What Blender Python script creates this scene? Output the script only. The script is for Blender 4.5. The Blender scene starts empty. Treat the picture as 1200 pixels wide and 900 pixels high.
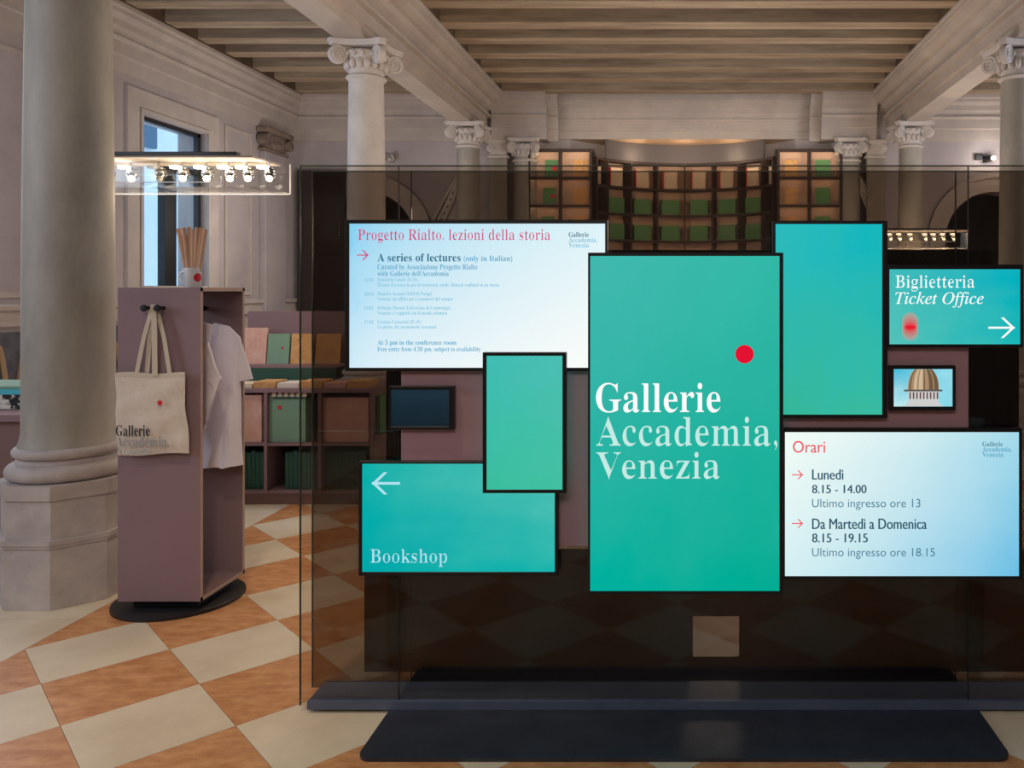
import bpy, bmesh, math, random
from math import sin, cos, pi, sqrt, radians
from mathutils import Vector, Matrix
random.seed(7)
SC = bpy.context.scene
COL = SC.collection

# ------------------------------------------------------------------ camera
F, CX, CY, H = 965.0, 800.0, 340.0, 1.55      # focal length (px of 1200x900), vanishing point, eye height
cd = bpy.data.cameras.new('camera')
cd.sensor_width = 36.0
cd.lens = F / 1200 * 36
cd.shift_x = (600 - CX) / 1200
cd.shift_y = -(450 - CY) / 1200
cam = bpy.data.objects.new('camera', cd)
cam.location = (0, 0, H); cam.rotation_euler = (pi/2, 0, 0)
COL.objects.link(cam); SC.camera = cam

# ------------------------------------------------------------------ view + world
SC.view_settings.view_transform = 'Standard'
SC.view_settings.look = 'None'
SC.view_settings.exposure = 0.40
SC.view_settings.gamma = 1.0
SC.view_settings.use_curve_mapping = False
SC.cycles.max_bounces = 10
SC.cycles.transparent_max_bounces = 24
SC.cycles.sample_clamp_indirect = 3.0
w = bpy.data.worlds.new('sky'); SC.world = w; w.use_nodes = True
w.node_tree.nodes['Background'].inputs[0].default_value = (0.50, 0.74, 1.0, 1)
w.node_tree.nodes['Background'].inputs[1].default_value = 1.5

# ------------------------------------------------------------------ large lights
def area(name, loc, target, size, power, col, size_y=None):
    l = bpy.data.lights.new(name, 'AREA'); l.energy = power; l.color = col
    l.shape = 'RECTANGLE'; l.size = size; l.size_y = size_y or size
    o = bpy.data.objects.new(name, l); COL.objects.link(o); o.location = loc
    d = Vector(target) - Vector(loc); o.rotation_euler = d.to_track_quat('-Z', 'Y').to_euler()
    return o
def point(name, loc, power, col, r=0.15):
    l = bpy.data.lights.new(name, 'POINT'); l.energy = power; l.color = col; l.shadow_soft_size = r
    o = bpy.data.objects.new(name, l); COL.objects.link(o); o.location = loc
    return o
def spot(name, loc, target, power, col, deg, blend=0.6, r=0.08):
    l = bpy.data.lights.new(name, 'SPOT'); l.energy = power; l.color = col; l.spot_size = radians(deg); l.spot_blend = blend; l.shadow_soft_size = r
    o = bpy.data.objects.new(name, l); COL.objects.link(o); o.location = loc
    d = Vector(target) - Vector(loc); o.rotation_euler = d.to_track_quat('-Z', 'Y').to_euler()
    return o
COOL = (0.72, 0.82, 1.0); WARM = (1.0, 0.78, 0.55); NEUT = (1.0, 0.92, 0.86)
area('cool_fill_left_front', (-5.9, 2.0, 2.6), (0, 4.5, 1.6), 1.6, 55, COOL, 2.4)  # this and the next: added cool lamps for daylight, solid wall behind
area('cool_fill_left_middle', (-5.9, 6.3, 2.6), (0, 8.0, 2.4), 1.6, 45, COOL, 2.4)
area('cool_fill_right', (6.0, 7.0, 2.6), (1.0, 9.5, 2.8), 1.6, 60, COOL, 2.4)  # added cool lamp on the right, no window behind it
area('front_fill', (-0.6, -2.0, 4.3), (-0.8, 5.0, 0.6), 3.4, 62, NEUT, 1.4)  # added soft fill from behind the camera, no entrance there
point('hall_fill_left', (-4.6, 10.6, 2.5), 40, NEUT, 0.3)  # added fill points, this and the next three, without fixtures
point('hall_fill_right', (4.6, 10.4, 2.5), 40, NEUT, 0.3)
point('hall_fill_middle', (0.6, 9.0, 2.2), 70, NEUT, 0.35)
point('hall_fill_front', (-1.6, 6.2, 3.2), 34, WARM, 0.35)
spot('floor_spot', (-1.6, 2.2, 3.9), (-1.80, 3.5, 0), 95, WARM, 52, 0.9)
spot('bookcase_fill_left', (-1.3, 9.6, 3.2), (-1.0, 13.4, 2.9), 120, WARM, 60, 0.8)  # added pair of spots that brighten the bookcase fronts
spot('bookcase_fill_right', (1.3, 9.6, 3.2), (1.0, 13.4, 2.9), 120, WARM, 60, 0.8)
for x in (-.75, 0.03, .8): point('niche_lamp', (x, 13.34, 3.74), 1.6, WARM, 0.02)

# ------------------------------------------------------------------ helpers
def s2l(c):
    c = c / 255.0
    return c / 12.92 if c <= 0.04045 else ((c + 0.055) / 1.055) ** 2.4
def rgb(r, g, b): return (s2l(r), s2l(g), s2l(b), 1.0)
def P(x, y, Y): return Vector(((x - CX) / F * Y, Y, H - (y - CY) / F * Y))

MATS = {}
def mat(name, col, rough=0.7, col2=None, scale=4.0, bump=0.0, metal=0.0, emit=0.0, stretch=(1, 1, 1), detail=6.0, spec=0.5):
    m = bpy.data.materials.new(name); m.use_nodes = True
    nt = m.node_tree; b = nt.nodes['Principled BSDF']
    b.inputs['Base Color'].default_value = col
    b.inputs['Roughness'].default_value = rough
    b.inputs['Metallic'].default_value = metal
    b.inputs['Specular IOR Level'].default_value = spec
    if col2 is not None or bump:
        tc = nt.nodes.new('ShaderNodeTexCoord'); mp = nt.nodes.new('ShaderNodeMapping'); mp.inputs['Scale'].default_value = stretch
        nz = nt.nodes.new('ShaderNodeTexNoise'); nz.inputs['Scale'].default_value = scale; nz.inputs['Detail'].default_value = detail; nz.inputs['Roughness'].default_value = 0.65
        geo = nt.nodes.new('ShaderNodeNewGeometry')
        nt.links.new(geo.outputs['Position'], mp.inputs[0]); nt.links.new(mp.outputs[0], nz.inputs['Vector'])
        if col2 is not None:
            r = nt.nodes.new('ShaderNodeValToRGB'); r.color_ramp.elements[0].position = 0.32; r.color_ramp.elements[1].position = 0.68
            r.color_ramp.elements[0].color = col; r.color_ramp.elements[1].color = col2
            nt.links.new(nz.outputs['Fac'], r.inputs[0]); nt.links.new(r.outputs[0], b.inputs['Base Color'])
        if bump:
            bp = nt.nodes.new('ShaderNodeBump'); bp.inputs['Strength'].default_value = bump; bp.inputs['Distance'].default_value = 0.02
            nt.links.new(nz.outputs['Fac'], bp.inputs['Height']); nt.links.new(bp.outputs[0], b.inputs['Normal'])
    if emit:
        b.inputs['Emission Color'].default_value = col; b.inputs['Emission Strength'].default_value = emit
    MATS[name] = m
    return m
def emis(name, col, strength=1.0):
    m = bpy.data.materials.new(name); m.use_nodes = True; nt = m.node_tree
    nt.nodes.clear(); o = nt.nodes.new('ShaderNodeOutputMaterial'); e = nt.nodes.new('ShaderNodeEmission')
    e.inputs[0].default_value = col; e.inputs[1].default_value = strength
    nt.links.new(e.outputs[0], o.inputs[0]); return m
def screen_mat(name, c00, c10, c01, c11, strength, blotch=0.10, bend=1.0):
    """what the screen shows: four corner colours blended (c00 = bottom left, c11 = top right), softly uneven"""
    m = bpy.data.materials.new(name); m.use_nodes = True; nt = m.node_tree
    nt.nodes.clear(); N = nt.nodes.new; L = nt.links.new
    o = N('ShaderNodeOutputMaterial'); e = N('ShaderNodeEmission'); e.inputs[1].default_value = strength
    tc = N('ShaderNodeTexCoord'); sp = N('ShaderNodeSeparateXYZ'); L(tc.outputs['Generated'], sp.inputs[0])
    nz = N('ShaderNodeTexNoise'); nz.inputs['Scale'].default_value = 3.2; nz.inputs['Detail'].default_value = 3
    L(tc.outputs['Generated'], nz.inputs['Vector'])
    def off(s):
        a = N('ShaderNodeMath'); a.operation = 'SUBTRACT'; L(nz.outputs['Fac'], a.inputs[0]); a.inputs[1].default_value = 0.5
        b = N('ShaderNodeMath'); b.operation = 'MULTIPLY_ADD'; L(a.outputs[0], b.inputs[0]); b.inputs[1].default_value = blotch * 6; L(s, b.inputs[2]); b.use_clamp = True
        return b.outputs[0]
    fx, fz = off(sp.outputs['X']), off(sp.outputs['Z'])
    if bend != 1.0:
        pw = N('ShaderNodeMath'); pw.operation = 'POWER'; L(fx, pw.inputs[0]); pw.inputs[1].default_value = bend; fx = pw.outputs[0]
    def mix(f, a, b):
        x = N('ShaderNodeMix'); x.data_type = 'RGBA'; L(f, x.inputs[0])
        for s, v in ((6, a), (7, b)):
            if isinstance(v, tuple): x.inputs[s].default_value = v
            else: L(v, x.inputs[s])
        return x.outputs[2]
    low = mix(fx, c00, c10); high = mix(fx, c01, c11)
    L(mix(fz, low, high), e.inputs[0]); L(e.outputs[0], o.inputs[0]); return m
def glass_mat(name, tint, rough=0.0, refl=1.0):
    m = bpy.data.materials.new(name); m.use_nodes = True; nt = m.node_tree
    nt.nodes.clear(); N = nt.nodes.new; L = nt.links.new
    o = N('ShaderNodeOutputMaterial'); t = N('ShaderNodeBsdfTransparent'); g = N('ShaderNodeBsdfGlossy')
    t.inputs[0].default_value = tint; g.inputs['Roughness'].default_value = rough
    g.inputs[0].default_value = (refl, refl, refl, 1)
    lw = N('ShaderNodeLayerWeight'); pw = N('ShaderNodeMath'); pw.operation = 'POWER'; pw.inputs[1].default_value = 5; L(lw.outputs['Facing'], pw.inputs[0])
    fr = N('ShaderNodeMath'); fr.operation = 'MULTIPLY_ADD'; L(pw.outputs[0], fr.inputs[0]); fr.inputs[1].default_value = 0.9; fr.inputs[2].default_value = 0.022
    lw.inputs[0].default_value = 0.5
    x = N('ShaderNodeMixShader'); L(fr.outputs[0], x.inputs[0]); L(t.outputs[0], x.inputs[1]); L(g.outputs[0], x.inputs[2])
    L(x.outputs[0], o.inputs[0]); return m

class MB:
    """collects geometry in one bmesh"""
    def __init__(s): s.bm = bmesh.new()
    def poly(s, pts):
        vs = [s.bm.verts.new(p) for p in pts]
        try: return s.bm.faces.new(vs)
        except ValueError: return None
    def box(s, x0, x1, y0, y1, z0, z1, bev=0.0, seg=1):
        m = Matrix.Translation(((x0+x1)/2, (y0+y1)/2, (z0+z1)/2)) @ Matrix.Diagonal((abs(x1-x0), abs(y1-y0), abs(z1-z0), 1))
        r = bmesh.ops.create_cube(s.bm, size=1.0, matrix=m)
        if bev:
            es = list({e for v in r['verts'] for e in v.link_edges})
            bmesh.ops.bevel(s.bm, geom=es, offset=bev, segments=seg, affect='EDGES', profile=0.5)
        return s
    def prism(s, pts2, a0, a1, axis='y'):
        """extrude a 2-D outline (u,v) between a0 and a1 along an axis; y: (x,z), x: (y,z), z: (x,y)"""
        def mk(u, v, a):
            return {'y': (u, a, v), 'x': (a, u, v), 'z': (u, v, a)}[axis]
        A = [s.bm.verts.new(mk(u, v, a0)) for u, v in pts2]; B = [s.bm.verts.new(mk(u, v, a1)) for u, v in pts2]
        n = len(pts2)
        s.bm.faces.new(A); s.bm.faces.new(B[::-1])
        for i in range(n): s.bm.faces.new((A[i], B[i], B[(i+1) % n], A[(i+1) % n]))
        return s
    def lathe(s, prof, c=(0, 0), n=32, a0=0.0, a1=2*pi, caps=True):
        full = abs(a1 - a0 - 2*pi) < 1e-6
        k = n if full else n + 1
        rings = []
        for r, z in prof:
            rings.append([s.bm.verts.new((c[0] + r*cos(a0 + (a1-a0)*i/n), c[1] + r*sin(a0 + (a1-a0)*i/n), z)) for i in range(k)])
        for a, b in zip(rings, rings[1:]):
            for i in range(k if full else k-1):
                j = (i+1) % k
                s.bm.faces.new((a[i], a[j], b[j], b[i]))
        if caps and full:
            s.bm.faces.new(rings[0][::-1]); s.bm.faces.new(rings[-1])
        return s
    def tube(s, pts, r, n=8, closed=False):
        pts = [Vector(p) for p in pts]; rings = []
        rr = r if isinstance(r, (list, tuple)) else [r]*len(pts)
        for i, p in enumerate(pts):
            d = (pts[min(i+1, len(pts)-1)] - pts[max(i-1, 0)]).normalized()
            u = d.orthogonal().normalized() if i == 0 else (pu - d * pu.dot(d)).normalized()
            pu = u; v = d.cross(u)
            rings.append([s.bm.verts.new(p + (u*cos(2*pi*k/n) + v*sin(2*pi*k/n))*rr[i]) for k in range(n)])
        for a, b in zip(rings, rings[1:]):
            for k in range(n): s.bm.faces.new((a[k], a[(k+1) % n], b[(k+1) % n], b[k]))
        s.bm.faces.new(rings[0][::-1]); s.bm.faces.new(rings[-1])
        return s
    def ball(s, c, r, sc=(1, 1, 1), n=12):
        bmesh.ops.create_uvsphere(s.bm, u_segments=n, v_segments=max(6, n//2+2), radius=r, matrix=Matrix.Translation(c) @ Matrix.Diagonal((*sc, 1)))
        return s
    def cyl(s, p, q, r, n=20, r2=None):
        return s.tube([p, q], [r, r2 if r2 is not None else r], n)
    def build(s, name, m, parent=None, smooth=False, recalc=True, origin=None):
        if recalc: bmesh.ops.recalc_face_normals(s.bm, faces=s.bm.faces)
        me = bpy.data.meshes.new(name)
        o = bpy.data.objects.new(name, me); COL.objects.link(o)
        if parent is not None:
            o.parent = parent
            t = Vector((0, 0, 0)); p = parent
            while p is not None: t += p.location; p = p.parent
            bmesh.ops.translate(s.bm, verts=s.bm.verts, vec=-t)
        elif origin is not None:
            bmesh.ops.translate(s.bm, verts=s.bm.verts, vec=-Vector(origin)); o.location = origin
        s.bm.to_mesh(me); s.bm.free()
        if m: me.materials.append(m)
        if smooth:
            for p in me.polygons: p.use_smooth = True
            me.set_sharp_from_angle(angle=radians(38))
        return o
def tag(o, label=None, cat=None, group=None, kind=None):
    if label: o['label'] = label
    if cat: o['category'] = cat
    if group: o['group'] = group
    if kind: o['kind'] = kind
    return o
def thing(name, loc, label, cat, group=None):
    o = bpy.data.objects.new(name, None); COL.objects.link(o); o.location = loc; o.empty_display_size = 0.1
    return tag(o, label, cat, group)
def copy_tree(o, parent=None):
    c = o.copy(); COL.objects.link(c); c.parent = parent
    for ch in o.children: copy_tree(ch, c)
    return c

def bold(s):
    o = ''
    for c in s:
        if 'A' <= c <= 'Z': o += chr(0x1D400 + ord(c) - 65)
        elif 'a' <= c <= 'z': o += chr(0x1D41A + ord(c) - 97)
        elif c.isdigit(): o += chr(0x1D7CE + ord(c) - 48)
        else: o += c
    return o
def ital(s):
    o = ''
    for c in s:
        if c == 'h': o += '\u210e'
        elif 'A' <= c <= 'Z': o += chr(0x1D434 + ord(c) - 65)
        elif 'a' <= c <= 'z': o += chr(0x1D44E + ord(c) - 97)
        else: o += c
    return o
def slim(me, d):
    """narrows (or widens, d < 0) the upright strokes of flat lettering by moving its outline sideways"""
    b = bmesh.new(); b.from_mesh(me); bmesh.ops.remove_doubles(b, verts=b.verts, dist=1e-5)
    nx = {}
    for e in b.edges:
        if len(e.link_faces) != 1: continue
        p, q = e.verts[0].co, e.verts[1].co; t = q - p; n = Vector((t.y, -t.x, 0))
        if n.length < 1e-9: continue
        if n.dot(e.link_faces[0].calc_center_median() - (p + q)/2) > 0: n = -n
        for v in e.verts: nx[v] = nx.get(v, Vector((0, 0, 0))) + n
    for v, n in nx.items():
        if n.length > 1e-9: v.co.x -= d * max(-1, min(1, n.normalized().x * 1.15))
    b.to_mesh(me); b.free()
def text(name, s, box, Y, m, parent, off=0.0, lift=0.0015, spacing=1.0):
    """flat lettering on the plane at depth Y, fitted to the box (x0, x1, top, bottom) in photo pixels"""
    cu = bpy.data.curves.new('lettering', 'FONT'); cu.body = s; cu.size = 1; cu.resolution_u = 4; cu.space_character = spacing
    t = bpy.data.objects.new('lettering', cu); COL.objects.link(t)
    me = bpy.data.meshes.new_from_object(t)
    COL.objects.unlink(t); bpy.data.objects.remove(t)
    if off: slim(me, -off)
    xs = [v.co.x for v in me.vertices]; ys = [v.co.y for v in me.vertices]
    x0, x1, y0, y1 = min(xs), max(xs), min(ys), max(ys)
    a = P(box[0], box[3], Y); b = P(box[1], box[2], Y)
    base = Vector((0, 0, 0)); p = parent
    while p is not None: base += p.location; p = p.parent
    for v in me.vertices:
        u = (v.co.x - x0) / (x1 - x0); q = (v.co.y - y0) / (y1 - y0)
        v.co = Vector((a.x + (b.x - a.x)*u, Y - lift, a.z + (b.z - a.z)*q)) - base
    me.materials.clear(); me.materials.append(m)
    o = bpy.data.objects.new(name, me); COL.objects.link(o); o.parent = parent
    return o

# ------------------------------------------------------------------ materials
plaster = mat('plaster', rgb(168, 159, 161), 0.85, rgb(184, 175, 174), 1.6, 0.08)
stucco = mat('stucco_moulding', rgb(180, 170, 164), 0.8, rgb(196, 186, 178), 3.0, 0.12)
stone = mat('column_stone', rgb(148, 143, 134), 0.6, rgb(186, 180, 168), 2.6, 0.10, stretch=(1, 1, 0.35))
stone2 = mat('white_istrian_stone', rgb(196, 188, 182), 0.7, rgb(212, 205, 198), 5.0, 0.10)
plinth_m = mat('plinth_stone', rgb(168, 158, 156), 0.7, rgb(204, 194, 188), 4.0, 0.3)
beam_m = mat('beam_stone', rgb(176, 165, 156), 0.75, rgb(192, 181, 170), 1.8, 0.06)
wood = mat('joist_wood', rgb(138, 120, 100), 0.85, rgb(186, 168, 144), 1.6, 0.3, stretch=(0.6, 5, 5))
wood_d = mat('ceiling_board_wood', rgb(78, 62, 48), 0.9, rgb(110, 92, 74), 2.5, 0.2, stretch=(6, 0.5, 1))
tile_o = mat('orange_marble', rgb(186, 120, 72), 0.42, rgb(226, 170, 118), 9.0, 0.05, stretch=(1, 2.2, 1), detail=12)
tile_c = mat('cream_marble', rgb(216, 200, 172), 0.40, rgb(236, 222, 196), 3.0, 0.02, detail=8)
grout = mat('grout', rgb(140, 116, 92), 0.9)
mauve = mat('mauve_board', rgb(138, 112, 118), 0.6, rgb(142, 116, 122), 2.0)
mauve_e = mat('board_edge', rgb(178, 150, 132), 0.6)
mauve_in = mat('mauve_board_inside', rgb(128, 100, 96), 0.7)
black = mat('black_metal', rgb(26, 27, 31), 0.42)
blackm = mat('matt_black', rgb(16, 16, 18), 0.7)
steel = mat('blackened_steel', rgb(54, 60, 72), 0.42, rgb(68, 75, 88), 6.0, 0.05, metal=0.4)
bezel_m = mat('screen_bezel', rgb(18, 19, 22), 0.35)
canvas = mat('canvas', rgb(214, 200, 184), 0.9, rgb(224, 212, 198), 30.0, 0.15)
strap_m = mat('canvas_strap', rgb(206, 192, 174), 0.9)
cotton = mat('white_cotton', rgb(240, 232, 240), 0.9, rgb(246, 240, 246), 6.0, 0.1)
ceramic = mat('white_ceramic', rgb(226, 224, 226), 0.25)
kraft = mat('kraft_paper', rgb(200, 158, 130), 0.8, rgb(214, 174, 146), 12.0)
red = mat('red_print', rgb(214, 24, 50), 0.6)
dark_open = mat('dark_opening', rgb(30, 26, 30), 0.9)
marble_d = mat('dark_marble', rgb(72, 76, 88), 0.35, rgb(112, 112, 122), 9.0)
inlay = mat('ochre_inlay', rgb(176, 150, 118), 0.5)
pink_p = mat('pink_cover', rgb(228, 192, 178), 0.7, rgb(214, 160, 146), 14.0)
green_p = mat('green_cover', rgb(126, 164, 142), 0.7)
green_b = mat('bright_green_cover', rgb(96, 150, 96), 0.7)
green_d = mat('dark_green_cover', rgb(40, 84, 72), 0.7)
tan_p = mat('tan_floral_cover', rgb(228, 186, 122), 0.7, rgb(196, 140, 92), 22.0)
cream_p = mat('cream_cover', rgb(226, 210, 186), 0.7)
white_p = mat('paper', rgb(226, 216, 206), 0.8)
cyan_p = mat('cyan_cover', rgb(80, 190, 206), 0.6)
bw_p = mat('black_and_white_cover', rgb(24, 24, 26), 0.6, rgb(220, 214, 204), 16.0)
bw_p.node_tree.nodes['Color Ramp'].color_ramp.elements[0].position = .48; bw_p.node_tree.nodes['Color Ramp'].color_ramp.elements[1].position = .52
shelf_m = mat('display_shelf_board', rgb(196, 166, 148), 0.6)
shelf_dk = mat('display_shelf_edge', rgb(62, 46, 42), 0.6)
fascia_m = mat('grey_fascia', rgb(104, 98, 98), 0.8)
niche_m = mat('niche_ceiling', rgb(206, 172, 140), 0.8)
chrome = mat('chrome', rgb(190, 190, 190), 0.2, metal=1.0)
led = emis('led_strip', rgb(255, 214, 160), 14.0)
bulb_on = emis('lit_bulb', rgb(255, 236, 205), 6.5)
bulb_off = mat('unlit_bulb', rgb(150, 146, 140), 0.3)
g_front = glass_mat('front_glass', (0.915, 0.885, 0.845, 1))
g_back = glass_mat('back_glass', (0.56, 0.525, 0.495, 1), refl=0.5)
g_smoke = glass_mat('smoked_glass', (0.26, 0.25, 0.30, 1), refl=0.7)
g_edge = mat('glass_edge', rgb(62, 78, 70), 0.2)
g_clear = glass_mat('clear_acrylic', (0.97, 0.98, 0.97, 1))
facade = mat('outside_render', rgb(214, 224, 232), 0.9, rgb(228, 234, 240), 2.0, 0.1)
facade_w = mat('outside_white_stone', rgb(240, 240, 238), 0.9, rgb(214, 210, 206), 10.0)
facade_d = mat('outside_shutter', rgb(70, 104, 132), 0.7)
TT = 0.5 ** 0.40      # a screen's own light, so that it reads right at the exposure above

# ------------------------------------------------------------------ floor
XL, XR, YB, YF = -6.2, 6.4, -3.0, 13.2
fl = MB(); fl.box(XL, XR, YB, 15.0, -0.12, -0.006)
floor = tag(fl.build('floor', grout), kind='structure')
S = 0.3125; OX, OY = -2.215, 3.555; G = 0.0009
TH = 0.006
def clip_poly(pts, ax, lim, keep_less):
    out = []
    for i in range(len(pts)):
        a, b = pts[i], pts[(i+1) % len(pts)]
        ina = (a[ax] <= lim) if keep_less else (a[ax] >= lim); inb = (b[ax] <= lim) if keep_less else (b[ax] >= lim)
        if ina: out.append(a)
        if ina != inb:
            t = (lim - a[ax]) / (b[ax] - a[ax]); out.append((a[0] + t*(b[0]-a[0]), a[1] + t*(b[1]-a[1])))
    return out
def slab(mb, pts, z1=0.0):
    n = len(pts)
    A = [mb.bm.verts.new((x, y, -TH)) for x, y in pts]; B = [mb.bm.verts.new((x, y, z1)) for x, y in pts]
    mb.bm.faces.new(B)
    for i in range(n): mb.bm.faces.new((A[i], A[(i+1) % n], B[(i+1) % n], B[i]))
singles, far_o, far_c = [], MB(), MB()
def visible(x, y):
    if y < 2.4: return False
    px = CX + x / y * F; return -60 < px < 1260
for (lo, hi) in ((-2.84, 2.785), (XL, -3.62), (3.56, XR)):
    for i in range(-16, 32):
        for j in range(-22, 36):
            if (i + j) % 2 == 0: continue
            cx, cy = OX + i*S, OY + j*S
            g = S - G*1.4
            pts = [(cx + g, cy), (cx, cy + g), (cx - g, cy), (cx, cy - g)]
            pts = clip_poly(pts, 0, hi, True)
            if len(pts) > 2: pts = clip_poly(pts, 0, lo, False)
            if len(pts) > 2: pts = clip_poly(pts, 1, YF - 0.02, True)
            if len(pts) > 2: pts = clip_poly(pts, 1, YB + .02, False)
            if len(pts) < 3: continue
            orange = (j % 2 != 0)
            if visible(cx, cy) and cy < 10 and lo == -2.84: singles.append((cy, pts, orange, cx))
            elif visible(cx, cy) and lo == XL and 3.0 < cy < 8: singles.append((cy, pts, orange, cx))
            else: slab(far_o if orange else far_c, pts)
singles.sort(key=lambda t: t[0])
for cy, pts, orange, cx in singles[290:]: slab(far_o if orange else far_c, pts)
for cy, pts, orange, cx in singles[:290]:
    b = MB(); slab(b, pts, random.uniform(-0.0006, 0.0))
    b.build('tile', tile_o if orange else tile_c, floor)
for lo, hi in ((-3.62, -2.84), (2.785, 3.56)):
    y = YB + 0.02; k = 0
    while y < YF - .1:
        y2 = min(y + 0.98, YF - .02)
        b = MB(); slab(b, [(lo + .002, y + .002), (hi - .002, y + .002), (hi - .002, y2 - .002), (lo + .002, y2 - .002)])
        b.build('border_slab', tile_c, floor); y = y2
tag(far_o.build('orange_tile_field', tile_o, floor), kind='stuff')
tag(far_c.build('cream_tile_field', tile_c, floor), kind='stuff')

# ------------------------------------------------------------------ ceiling
ZC = 4.60
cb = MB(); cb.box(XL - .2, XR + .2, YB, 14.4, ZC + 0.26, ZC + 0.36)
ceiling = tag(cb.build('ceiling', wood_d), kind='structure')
LBX, RBX = -3.25, 3.40
bays = ((XL - 0.05, LBX), (LBX, RBX), (RBX, XR + .05))
k = 0; y = 8.83
ys = [8.83 + 0.64*i for i in range(-15, 7)]
for (a, b_) in bays:
    for y in ys:
        m = MB(); dz = random.uniform(-0.012, 0.012); j = random.uniform(-.03, .03)
        m.box(a, b_, y - 0.115 + j, y + 0.115 + j, ZC + .005 + dz, ZC + 0.262, 0.008)
        m.build('joist', wood, ceiling)
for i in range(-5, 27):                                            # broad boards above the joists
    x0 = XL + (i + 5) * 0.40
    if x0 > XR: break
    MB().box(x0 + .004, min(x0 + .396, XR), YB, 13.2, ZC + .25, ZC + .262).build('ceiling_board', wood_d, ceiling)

# ------------------------------------------------------------------ beams along the nave
INNER = [(.165, 4.0), (.165, 4.10), (.20, 4.112), (.20, 4.235), (.262, 4.243), (.268, 4.272), (.20, 4.282), (.20, 4.305), (.235, 4.33), (.30, 4.37), (.325, 4.42), (.325, 4.435), (.37, 4.445), (.425, 4.475), (.44, 4.505), (.44, 4.52), (.475, 4.53), (.475, 4.555), (.49, 4.575), (.49, 4.602)]
def beam(cx, sgn, name, lab):
    pr = [(cx + sgn*u, z) for u, z in INNER] + [(cx - sgn*u*0.75, z) for u, z in reversed(INNER)]
    b = MB(); b.prism(pr, YB, 13.25, 'y')
    o = b.build('trim_%s' % name, beam_m); tag(o, kind='structure'); return o
for xw in (XL + .28, LBX - .40, LBX + .46, RBX - .48, RBX + .40, XR - .20):
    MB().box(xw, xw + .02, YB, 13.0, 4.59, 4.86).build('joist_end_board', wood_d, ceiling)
beam(LBX, 1, '1', ''); beam(RBX, -1, '2', '')

# ------------------------------------------------------------------ walls
def arch_wall(x0, x1, z1, cx, r, zs, y, th=0.35, n=18):
    """wall slab in the plane y with a round-arched opening from the floor"""
    b = MB()
    for (ya) in (y, y + th):
        b.poly([(x0, ya, 0), (cx - r, ya, 0), (cx - r, ya, zs), (x0, ya, zs)])
        b.poly([(cx + r, ya, 0), (x1, ya, 0), (x1, ya, zs), (cx + r, ya, zs)])
        for i in range(n):
            t0 = pi - pi*i/n; t1 = pi - pi*(i+1)/n
            p0 = (cx + r*cos(t0), zs + r*sin(t0)); p1 = (cx + r*cos(t1), zs + r*sin(t1))
            def top(t, p):
                return (x0 if i == -1 else p[0], z1)
            b.poly([(p0[0], ya, p0[1]), (p1[0], ya, p1[1]), (p1[0], ya, z1), (p0[0], ya, z1)])
        b.poly([(x0, ya, zs), (cx - r, ya, zs), (cx - r, ya, z1), (x0, ya, z1)])
        b.poly([(cx + r, ya, zs), (x1, ya, zs), (x1, ya, z1), (cx + r, ya, z1)])
    pts = [(cx - r, 0), (cx - r, zs)] + [(cx + r*cos(pi - pi*i/n), zs + r*sin(pi - pi*i/n)) for i in range(1, n)] + [(cx + r, zs), (cx + r, 0)]
    for p, q in zip(pts, pts[1:]): b.poly([(p[0], y, p[1]), (q[0], y, q[1]), (q[0], y + th, q[1]), (p[0], y + th, p[1])])
    return b
YS = 13.0
ARCH = ((-4.98, 'left'), (4.90, 'right'))
wb = arch_wall(XL - .2, -2.9, ZC + .3, -4.98, .76, 2.34, YS)
w2 = arch_wall(2.9, XR + .2, ZC + .3, 4.90, .76, 2.34, YS)
tmp = bpy.data.meshes.new('t'); w2.bm.to_mesh(tmp); wb.bm.from_mesh(tmp); w2.bm.free()
wb.box(-2.9, -1.8, 13.2, 13.5, 0, ZC + .3); wb.box(1.8, 2.9, 13.2, 13.5, 0, ZC + .3); wb.box(-1.8, 1.8, 13.2, 13.5, 3.97, ZC + .3)
# apse behind
R1 = (1.8**2 + .95**2) / (2*.95); yc = 14.15 - R1; half = math.asin(1.8 / R1); n = 24
for i in range(n):
    a0 = -half + 2*half*i/n; a1 = -half + 2*half*(i+1)/n
    p, q = (R1*sin(a0), yc + R1*cos(a0)), (R1*sin(a1), yc + R1*cos(a1))
    wb.poly([(p[0], p[1], 0), (q[0], q[1], 0), (q[0], q[1], 3.97), (p[0], p[1], 3.97)])
wall_back = tag(wb.build('wall_back', plaster, recalc=False), kind='structure')
b = MB(); pts = [(R1*sin(-half + 2*half*i/n), yc + R1*cos(-half + 2*half*i/n)) for i in range(n+1)]
b.prism(pts, 3.965, 4.0, 'z'); b.build('niche_ceiling', niche_m, wall_back)
for cx, sd in ARCH:
    b = MB()
    for (r0, r1, yo) in ((.76, .98, .03), (.98, 1.04, .06)):
        for i in range(24):
            a0, a1 = pi*i/24, pi*(i+1)/24
            q = [(cx + r*cos(a), 2.34 + r*sin(a)) for r, a in ((r0, a0), (r1, a0), (r1, a1), (r0, a1))]
            b.prism(q, YS - yo, YS + .01, 'y')
    for sx in (-1, 1):
        x0, x1 = sorted((cx + sx*.76, cx + sx*1.0)); b.box(x0, x1, YS - .03, YS + .01, 0, 2.34)
    b.build('archivolt', stucco, wall_back)
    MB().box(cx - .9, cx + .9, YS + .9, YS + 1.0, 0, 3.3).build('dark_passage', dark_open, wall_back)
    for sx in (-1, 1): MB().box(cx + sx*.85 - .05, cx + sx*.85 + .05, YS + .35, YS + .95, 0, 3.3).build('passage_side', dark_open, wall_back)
    MB().box(cx - .9, cx + .9, YS + .35, YS + 1.0, 3.2, 3.3).build('passage_top', dark_open, wall_back)

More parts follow.
